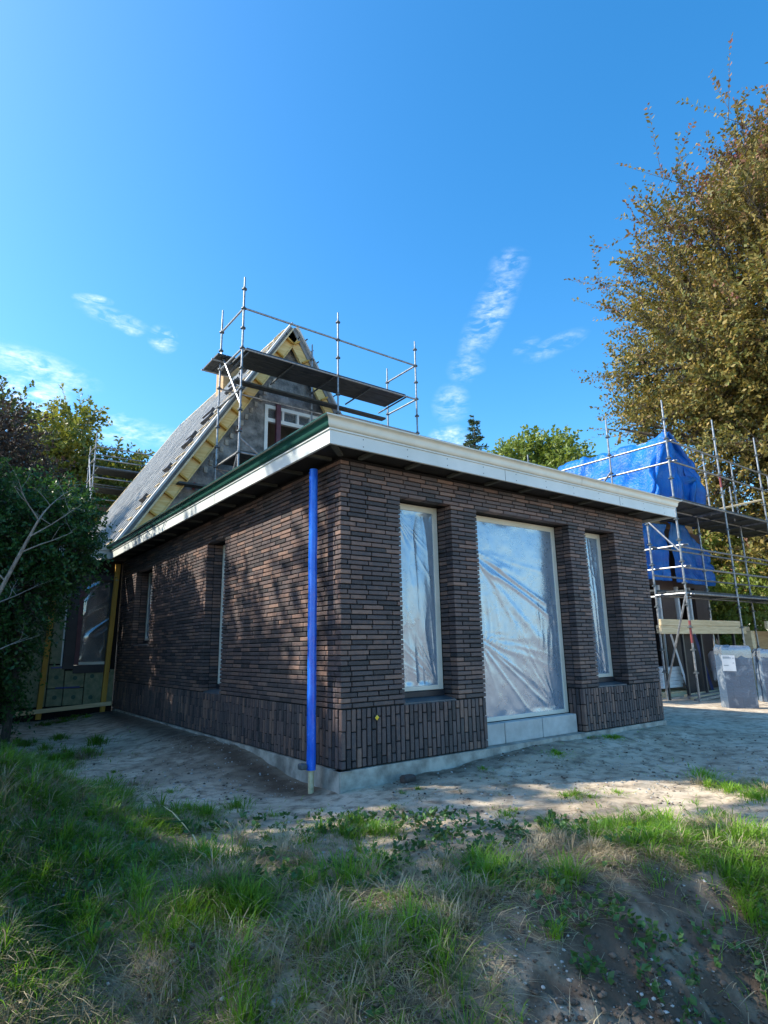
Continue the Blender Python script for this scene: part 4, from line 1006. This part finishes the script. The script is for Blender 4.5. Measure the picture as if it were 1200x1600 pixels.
# bare branch in front of the bush
bb = empty('bare_sapling', (-2.55, 3.35, -.15)); tag(bb, 'leafless pale grey sapling with forked branches before the green bush', 'sapling')
def branch(mb, p, d, L, r, depth):
    pts = [p]; rad = [r]; cur = Vector(p); dd = Vector(d).normalized(); n = 5
    for i in range(n):
        dd = (dd + Vector((random.uniform(-.25, .25), random.uniform(-.25, .25), random.uniform(-.12, .18)))).normalized(); cur = cur + dd * L / n; pts.append(cur.copy()); rad.append(r * (1 - .75 * (i + 1) / n))
        if depth and i >= 1 and random.random() < .85:
            side = Vector((random.uniform(-1, 1), random.uniform(-1, 1), random.uniform(.1, .7))).normalized(); branch(mb, cur.copy(), (dd * .5 + side).normalized(), L * random.uniform(.35, .6), rad[-1] * .65, depth - 1)
    mb.tube(pts, rad, 6)
mb = MB(); mb.tube([(0, 0, -.1), (.04, 0, 1.0), (.12, -.15, 1.7), (.30, -.42, 2.25), (.42, -.55, 2.6)], [.032, .027, .023, .018, .011], 8); mb.build('stem', 'bark_grey', bb, True)
for (p, d, L) in (((.30, -.42, 2.25), (.6, -.2, .25), .55), ((.42, -.55, 2.6), (.35, .1, 1), .55), ((.42, -.55, 2.6), (-.4, -.2, .9), .5), ((.12, -.15, 1.7), (.6, .2, .2), .45), ((.36, -.5, 2.42), (.8, .1, .55), .6), ((.2, -.27, 1.95), (-.5, -.3, .6), .5), ((.05, -.05, 1.2), (.6, -.1, .1), .5)):
    mb = MB(); branch(mb, Vector(p), d, L, .009, 2); mb.build('branch', 'bark_grey', bb, True)
# right: light foliage behind the scaffold, small tree over the roof, conifers
tree('leafy_shrub', (20.3, 6.6, -.3), blob_lobes((20.3, 6.4, 2.6), (2.6, 2.2, 2.4), 26, .8, 30, .8, .2), 1300, 16, .7, .16, 'leaf_light', 'bright yellow-green shrub glimpsed between the right scaffold tubes', 'shrub', tr=.12, up=.3)
tree('leafy_shrub', (24.8, 8.8, -.3), blob_lobes((24.8, 8.6, 3.0), (3.4, 2.4, 3.0), 26, 1.0, 33, .8, .2), 1200, 16, .8, .2, 'leaf_bush', 'darker green shrub behind the lower deck of the right scaffold', 'shrub', tr=.12, up=.3)
tree('broadleaf_tree', (27.2, 18.3, -.3), blob_lobes((27.2, 18.2, 9.6), (3.4, 2.8, 3.8), 34, 1.1, 36, .75, 2), 1400, 16, 1.0, .25, 'leaf_light', 'light green tree top showing above the roof left of the tarpaulin', tr=.3, trunk_top=(27.2, 18.2, 11), up=.5)
def conifer(base, h, r, label, n=2400, seed=1):
    e = empty('spruce', base); tag(e, label, 'tree', 'spruces beyond the roof'); rr = np.random.default_rng(seed)
    MB().tube([(0, 0, -.2), (0, 0, h * .6), (0, 0, h)], [h * .016, h * .009, .01], 8).build('trunk', 'bark', e, True)
    zl = np.sort(rr.random(int(h * 13))) ** .8 * h; P0, Dd, S, T = [], [], [], []; mb = MB()
    for z in zl:
        if z < h * .12: continue
        L = r * (1 - z / h) ** .85 * rr.uniform(.6, 1.15) + .12; a = rr.random() * 2 * math.pi; d = np.array([math.cos(a), math.sin(a), .12]); tip = np.array([0, 0, z]) + d * L - np.array([0, 0, .16 * L])
        mb.tube([(0, 0, z), tuple(np.array([0, 0, z]) + d * L * .6), tuple(tip)], [.03, .02, .006], 4)
        k = int(18 + L * 24); t = rr.random(k) ** .7; base_ = np.array([0, 0, z]) + d * (L * t)[:, None] - np.array([0, 0, 1]) * (.16 * L * t ** 2)[:, None]
        w = .35 * L * (1 - t) + .10; sd = np.array([-d[1], d[0], 0]); P0.append(base_ + sd * (rr.uniform(-1, 1, k) * w)[:, None] + rr.normal(size=(k, 3)) * .03)
        Dd.append(unit(d * .7 + sd * rr.uniform(-1, 1, k)[:, None] + rr.normal(size=(k, 3)) * .35 + np.array([0, 0, .15]))); S.append(.16 + .18 * rr.random(k)); T.append(rr.random(k))
    mb.build('branches', 'bark', e); P0 = np.concatenate(P0); link('crown', leaves_mesh('crown', P0, np.concatenate(Dd), np.concatenate(S), 'needle', np.concatenate(T), .1, .35), e)
conifer((28.0, 25.3, -.3), 18.2, 4.2, 'small spruce tip rising above the roof edge in the middle', seed=3)
conifer((28.3, 12.3, -.3), 14.4, 3.4, 'dark spruce standing between the tarpaulin and copper beech', seed=5)
# trees beyond the left edge that shade the ground
for k, (x, y, h, zc, nt, zm, lab) in enumerate(((-8.6, 3.4, 11.0, .74, 130, 5.0, 'nearest of the tall trees shading the yard from the left'), (-8.6, 7.6, 11.4, .50, 1700, .6, 'middle one of the tall trees shading the yard from the left'), (-8.2, 11.8, 9.6, .52, 1400, .6, 'farthest of the tall trees shading the yard from the left'))):
    tree('shade_tree', (x, y, -.2), blob_lobes((x, y, h * zc), (2.0, 2.4, h * (.97 - zc)), 30, 1.0, 50 + k, .9, zm, .6), nt, 15, 1.0, .26, 'leaf_yellow' if k == 0 else 'leaf_dark', lab, 'tree', 'trees beyond the left edge', tr=.22, trunk_top=(x, y, h * .8))
tree('tall_hedge', (-5.6, 6.2, -.2), [((-5.6 + random.uniform(-.4, .4), 2.6 + j * .75, z), (.8, .75, .8)) for j in range(11) for z in (.6, 1.8, 3.0, 4.0)], 1900, 14, .6, .17, 'leaf_bush', 'tall dark hedge along the left side of the yard', 'hedge', tr=.08, limbs=False)
# far wood closing the horizon
def wood_strip(name, pts, h, n, mat, label, seed):
    rr = np.random.default_rng(seed); P_ = interp_path(pts)(rr.random(n)); z = rr.random(n) ** .8 * h
    z = z * (.7 + .6 * vnoise(P_[:, 0] * .25 + P_[:, 1] * .21, P_[:, 1] * .1, seed)); pos = np.stack([P_[:, 0] + rr.normal(size=n) * 1.3, P_[:, 1] + rr.normal(size=n) * 1.3, z - .2], 1)
    o = link(name, leaves_mesh(name, pos, unit(rr.normal(size=(n, 3))), .35 + .4 * rr.random(n), mat, rr.random(n))); tag(o, label, 'woodland', kind='stuff')
wood_strip('far_woodland', [(-30, 34), (0, 44), (30, 42), (46, 24), (52, 4), (50, -12)], 6.5, 24000, 'leaf_dark', 'far woodland closing off the horizon behind the house', 3)

# ------------------------------------------------------------------ grass, weeds, stones
# patches in metres ahead (s) and to the right (t): s, t, rs, rt, density, height, dryness, lean
PATCH = [(4.1, -2.6, 1.0, .75, 1.0, .20, .05), (3.5, -2.0, .7, .7, .85, .19, .08), (5.1, -2.85, .5, .42, .9, .14, .05), (6.3, -3.85, 1.2, .42, .9, .17, .05), (4.35, -1.5, .5, .45, .65, .12, .08), (3.3, -1.1, .5, .5, .8, .17, .12),
         (2.95, -.72, .32, .5, 1.0, .20, .12), (2.75, -1.3, .35, .4, .7, .15, .25), (4.3, -.95, .3, .35, .25, .08, .15), (4.15, -.12, .28, .38, .9, .12, .05), (3.6, -.5, .3, .45, .4, .10, .45), (3.45, .56, .18, .2, 1.25, .15, 0), (2.85, -.16, .22, .22, 1.1, .15, .05),
         (3.2, .1, .45, .5, .55, .14, .6), (2.7, .1, .35, .45, .75, .17, .55), (2.5, -.6, .3, .5, .75, .16, .25), (4.1, 1.45, .32, .5, 1.15, .14, .06), (3.75, 1.25, .25, .35, .8, .15, .45), (3.4, .85, .2, .25, .6, .16, .85), (3.6, 1.95, .5, .45, 1.2, .15, .05), (3.1, 1.95, .35, .32, .85, .15, .1),
         (5.2, 2.9, .4, .4, 1.0, .12, .03), (6.55, 1.85, .10, .20, .9, .06, 0), (7.42, 2.45, .12, .18, .8, .05, 0), (5.07, 1.6, .10, .30, .9, .07, .05), (4.82, 2.2, .10, .10, 1, .07, 0), (11.1, -5.7, .5, .28, 1.2, .08, 0), (4.62, .87, .10, .2, .5, .06, .1), (5.3, .2, .2, .5, .15, .05, .2), (8.3, 3.1, .12, .5, .8, .07, .05), (5.6, 1.0, .5, .9, .08, .045, .2), (7, -3.0, .8, .4, .05, .04, .1), (2.9, -1.95, .45, .45, .9, .16, .1), (2.45, -1.75, .35, .4, .9, .15, .2),
         (2.3, .8, .3, .4, .55, .16, .8), (2.5, 1.7, .3, .25, .6, .15, .6), (2.35, -1.2, .3, .35, .6, .15, .5), (4.6, .1, .8, 1.2, .05, .05, .3), (7.6, -4.75, .9, .3, .8, .12, .05)]
cnt = []; 
def blades(name, n, mat, dry, label, nt=1100, flat=False):
    wgt = np.array([p[2] * p[3] * p[4] for p in PATCH]) * np.array([(p[6] + .10 if dry else 1 - p[6]) for p in PATCH]); wgt /= wgt.sum()
    k = RNG.choice(len(PATCH), nt, p=wgt); Pt = np.array(PATCH)[k]
    ts = Pt[:, 0] + RNG.normal(size=nt) * Pt[:, 2] * .6; tt = Pt[:, 1] + RNG.normal(size=nt) * Pt[:, 3] * .6
    tx, ty = xy(ts, tt); tr_ = (.02 + .10 * RNG.random(nt) ** 2) * (.6 + 3 * Pt[:, 5]); th = Pt[:, 5] * (.36 + .62 * RNG.random(nt)); tint0 = RNG.random(nt)
    j = RNG.choice(nt, n, p=(tr_ / tr_.sum())); loose = RNG.random(n) < (.22 if not flat else .8)
    rr = np.abs(RNG.normal(size=n)) * tr_[j] * np.where(loose, 4.0, 1.0); aa = RNG.random(n) * 6.283
    x = tx[j] + rr * np.cos(aa); y = ty[j] + rr * np.sin(aa)
    keep = ~((x > -.03) & (y > -.03) & (x < WX + .1) & (y < WY)); s_k, t_k = st(x, y); keep &= ~((bank(s_k, t_k) > .15) & (t_k > .45) & (t_k < 1.75) & (RNG.random(n) < .86)); x, y, j, rr, aa, loose = x[keep], y[keep], j[keep], rr[keep], aa[keep], loose[keep]; n = len(x)
    h = th[j] * (.35 + .75 * RNG.random(n)) * np.where(loose, .55, 1.0) + .012
    out = np.clip(rr / (tr_[j] * 2.0), 0, 1); ang = aa + RNG.normal(size=n) * (.9 - .4 * out); lean = h * (.15 + .9 * out + .45 * RNG.random(n)) * (1.4 if dry else 1.0)
    if flat: lean = h * RNG.uniform(1.2, 2.6, n); h = h * RNG.uniform(.08, .35, n) + .006
    sx, tx2 = st(x, y); bk = bank(sx, tx2) * .9; dx = np.cos(ang) - bk * FX; dy = np.sin(ang) - bk * FY; nn = np.hypot(dx, dy) + 1e-6; dx /= nn; dy /= nn
    w = (.0011 + .0022 * RNG.random(n) ** 2) * (1 if not dry else .8) * (1 + .22 * np.clip(sx - 3, 0, 6)) * (.7 + 2.0 * np.clip(th[j], 0, .3))
    z0 = height(x, y) - .006; V = np.empty((n, 7, 3)); bend = RNG.uniform(1.4, 2.6, n); kink = np.where(RNG.random(n) < .2, RNG.uniform(.2, .5, n), 0)
    for i_, q_ in enumerate((0, .38, .72, 1.0)):
        px = x + dx * lean * q_ ** bend; py = y + dy * lean * q_ ** bend; pz = z0 + h * (q_ - .36 * q_ ** 3 * np.clip(lean / h, 0, 1.6) - kink * max(0, q_ - .5)) * np.where(flat, 1, 1)
        if flat: pz = np.maximum(height(px, py) + .004, z0 + h * math.sin(q_ * 2.6))
        ww = w * (.8, 1, .7, 0)[i_]
        if i_ < 3:
            V[:, 2 * i_] = np.stack([px - dy * ww, py + dx * ww, pz], 1); V[:, 2 * i_ + 1] = np.stack([px + dy * ww, py - dx * ww, pz], 1)
        else: V[:, 6] = np.stack([px, py, pz], 1)
    o = np.arange(n)[:, None] * 7
    F = np.concatenate([o + [0, 1, 3], o + [0, 3, 2], o + [2, 3, 5], o + [2, 5, 4], o + [4, 5, 6]])
    tint = np.clip(.25 * RNG.random(n) + .45 * tint0[j] + .5 * (fbm(x * 1.3, y * 1.3, 101, 3) - .3) + .16 * sm(.8, 2, tx2) - .18 * (1 - sm(-2.6, -.8, tx2)), 0, 1)
    ob = link(name, np_mesh(name, V.reshape(-1, 3), F, mat, np.repeat(tint, 7))); tag(ob, label, 'grass', kind='stuff')
blades('green_grass', 98000, 'grass', False, 'green grass tufts on the bank and mound in front', 800)
blades('dry_grass', 42000, 'straw', True, 'dry straw-coloured grass hanging over the earth bank', 420)
blades('grass_thatch', 28000, 'straw', True, 'flattened dead grass lying between the green tufts', 700, True)
# weeds
n = 1700; s = RNG.uniform(2.4, 4.6, n); t = RNG.uniform(-1.9, 1.9, n); x, y = xy(s, t); kp = fbm(x * 2.2, y * 2.2, 55) > .5; x, y = x[kp], y[kp]; n = len(x); per = 6
ang = RNG.random((n, per)) * 6.28; Dd = np.stack([np.cos(ang), np.sin(ang), .35 + .6 * RNG.random((n, per))], -1); z = height(x, y)
P0 = np.stack([x, y, z], 1)[:, None] + np.stack([np.zeros((n, per)), np.zeros((n, per)), RNG.random((n, per)) * .05], -1)
wo_ = link('weeds', leaves_mesh('weeds', P0.reshape(-1, 3), unit(Dd.reshape(-1, 3)), .018 + .03 * RNG.random(n * per), 'weed', RNG.random(n * per), .2, .6)); tag(wo_, 'small leafy weeds among the grass in front', 'weeds', kind='stuff')
# gravel and clods
def lumps(name, n, smin, smax, mat, label, samp):
    base = np.array([(1, 0, 0), (-1, 0, 0), (0, 1, 0), (0, -1, 0), (0, 0, 1), (0, 0, -1), (.6, .6, .5), (-.6, .6, .5), (.6, -.6, .5), (-.6, -.6, .5)], float)
    fc = np.array([(0, 6, 8), (0, 2, 6), (2, 7, 6), (2, 1, 7), (1, 9, 7), (1, 3, 9), (3, 8, 9), (3, 0, 8), (4, 6, 7), (4, 7, 9), (4, 9, 8), (4, 8, 6), (5, 2, 0), (5, 1, 2), (5, 3, 1), (5, 0, 3)])
    x, y = samp(n); n = len(x); r = smin + (smax - smin) * RNG.random(n) ** 3
    V = base[None] * (1 + .35 * (RNG.random((n, 10, 1)) - .5)) * r[:, None, None] * np.stack([RNG.uniform(.7, 1.4, n), RNG.uniform(.7, 1.4, n), RNG.uniform(.5, .9, n)], -1)[:, None]
    a = RNG.random(n) * 6.28; c, s_ = np.cos(a)[:, None], np.sin(a)[:, None]; V = np.stack([V[..., 0] * c - V[..., 1] * s_, V[..., 0] * s_ + V[..., 1] * c, V[..., 2]], -1)
    V += np.stack([x, y, height(x, y) + r * .2], 1)[:, None]
    F = (np.arange(n)[:, None, None] * 10 + fc[None]).reshape(-1, 3)
    o = link(name, np_mesh(name, V.reshape(-1, 3), F, mat)); tag(o, label, 'stones' if 'gravel' in name else 'soil', kind='stuff')
def samp_near(n):
    s = 2.2 + 6 * RNG.random(n) ** 1.6; t = RNG.uniform(-.75, .8, n) * s; x, y = xy(s, t); k = (fbm(x * 1.3, y * 1.3, 66) > .38) & ~((x > -.05) & (y > -.05)); return x[k], y[k]
def samp_bank(n):
    s = RNG.uniform(2.1, 3.6, n); t = RNG.uniform(-1.6, 2.0, n); x, y = xy(s, t); k = bank(s, t) > .12 + .3 * RNG.random(n); return x[k], y[k]
lumps('gravel', 9000, .002, .013, 'stone', 'pale gravel scattered over the bare earth', samp_near)
lumps('gravel', 900, .002, .009, 'stone', 'small pebbles showing in the eroded bank', samp_bank)
lumps('soil_clods', 11000, .003, .018, 'earth', 'crumbly clods of earth on the bank and ground', samp_bank)
lumps('soil_clods', 7000, .003, .014, 'earth', 'fine crumbs of earth on the trodden ground', samp_near)
# single stones
for k, (s, t, r, lab) in enumerate(((2.64, -.44, .016, 'white oval pebble at the bottom of the picture'), (3.24, .95, .03, 'grey stone lodged at the top of the bank'), (7.0, .35, .045, 'half brick lying by the foundation under the first window'), (2.9, 1.15, .012, 'pale stone in the middle of the eroded bank'))):
    V, F = cham(r * 1.5, r, r * .75, r * .5); x, y = xy(s, t) if k != 2 else (.62, -.13)
    o = mesh_obj('stone', [(a + x + random.uniform(-.1, .1) * r, b + y + random.uniform(-.1, .1) * r, c + float(height(x, y)) + r * .4) for a, b, c in V], F, ('stone', 'earth', 'brick_far', 'stone')[k]); shade(o); tag(o, lab, 'stone')
# tall straw stalks
sk = empty('grass_stalk', (*xy(3.75, -1.05), float(height(*xy(3.75, -1.05))))); tag(sk, 'tall yellowish grass stalk leaning over the green tuft', 'stalk')
MB().tube([(0, 0, 0), (-.06, .05, .12), (-.16, .12, .24), (-.2, .15, .27)], [.004, .0035, .0025, .001], 5).build('stem', 'pale_wood_y', sk)
MB().tube([(-.06, .05, .12), (-.12, .04, .2), (-.22, .05, .21)], [.004, .005, .001], 4).build('blade', 'weed', sk)
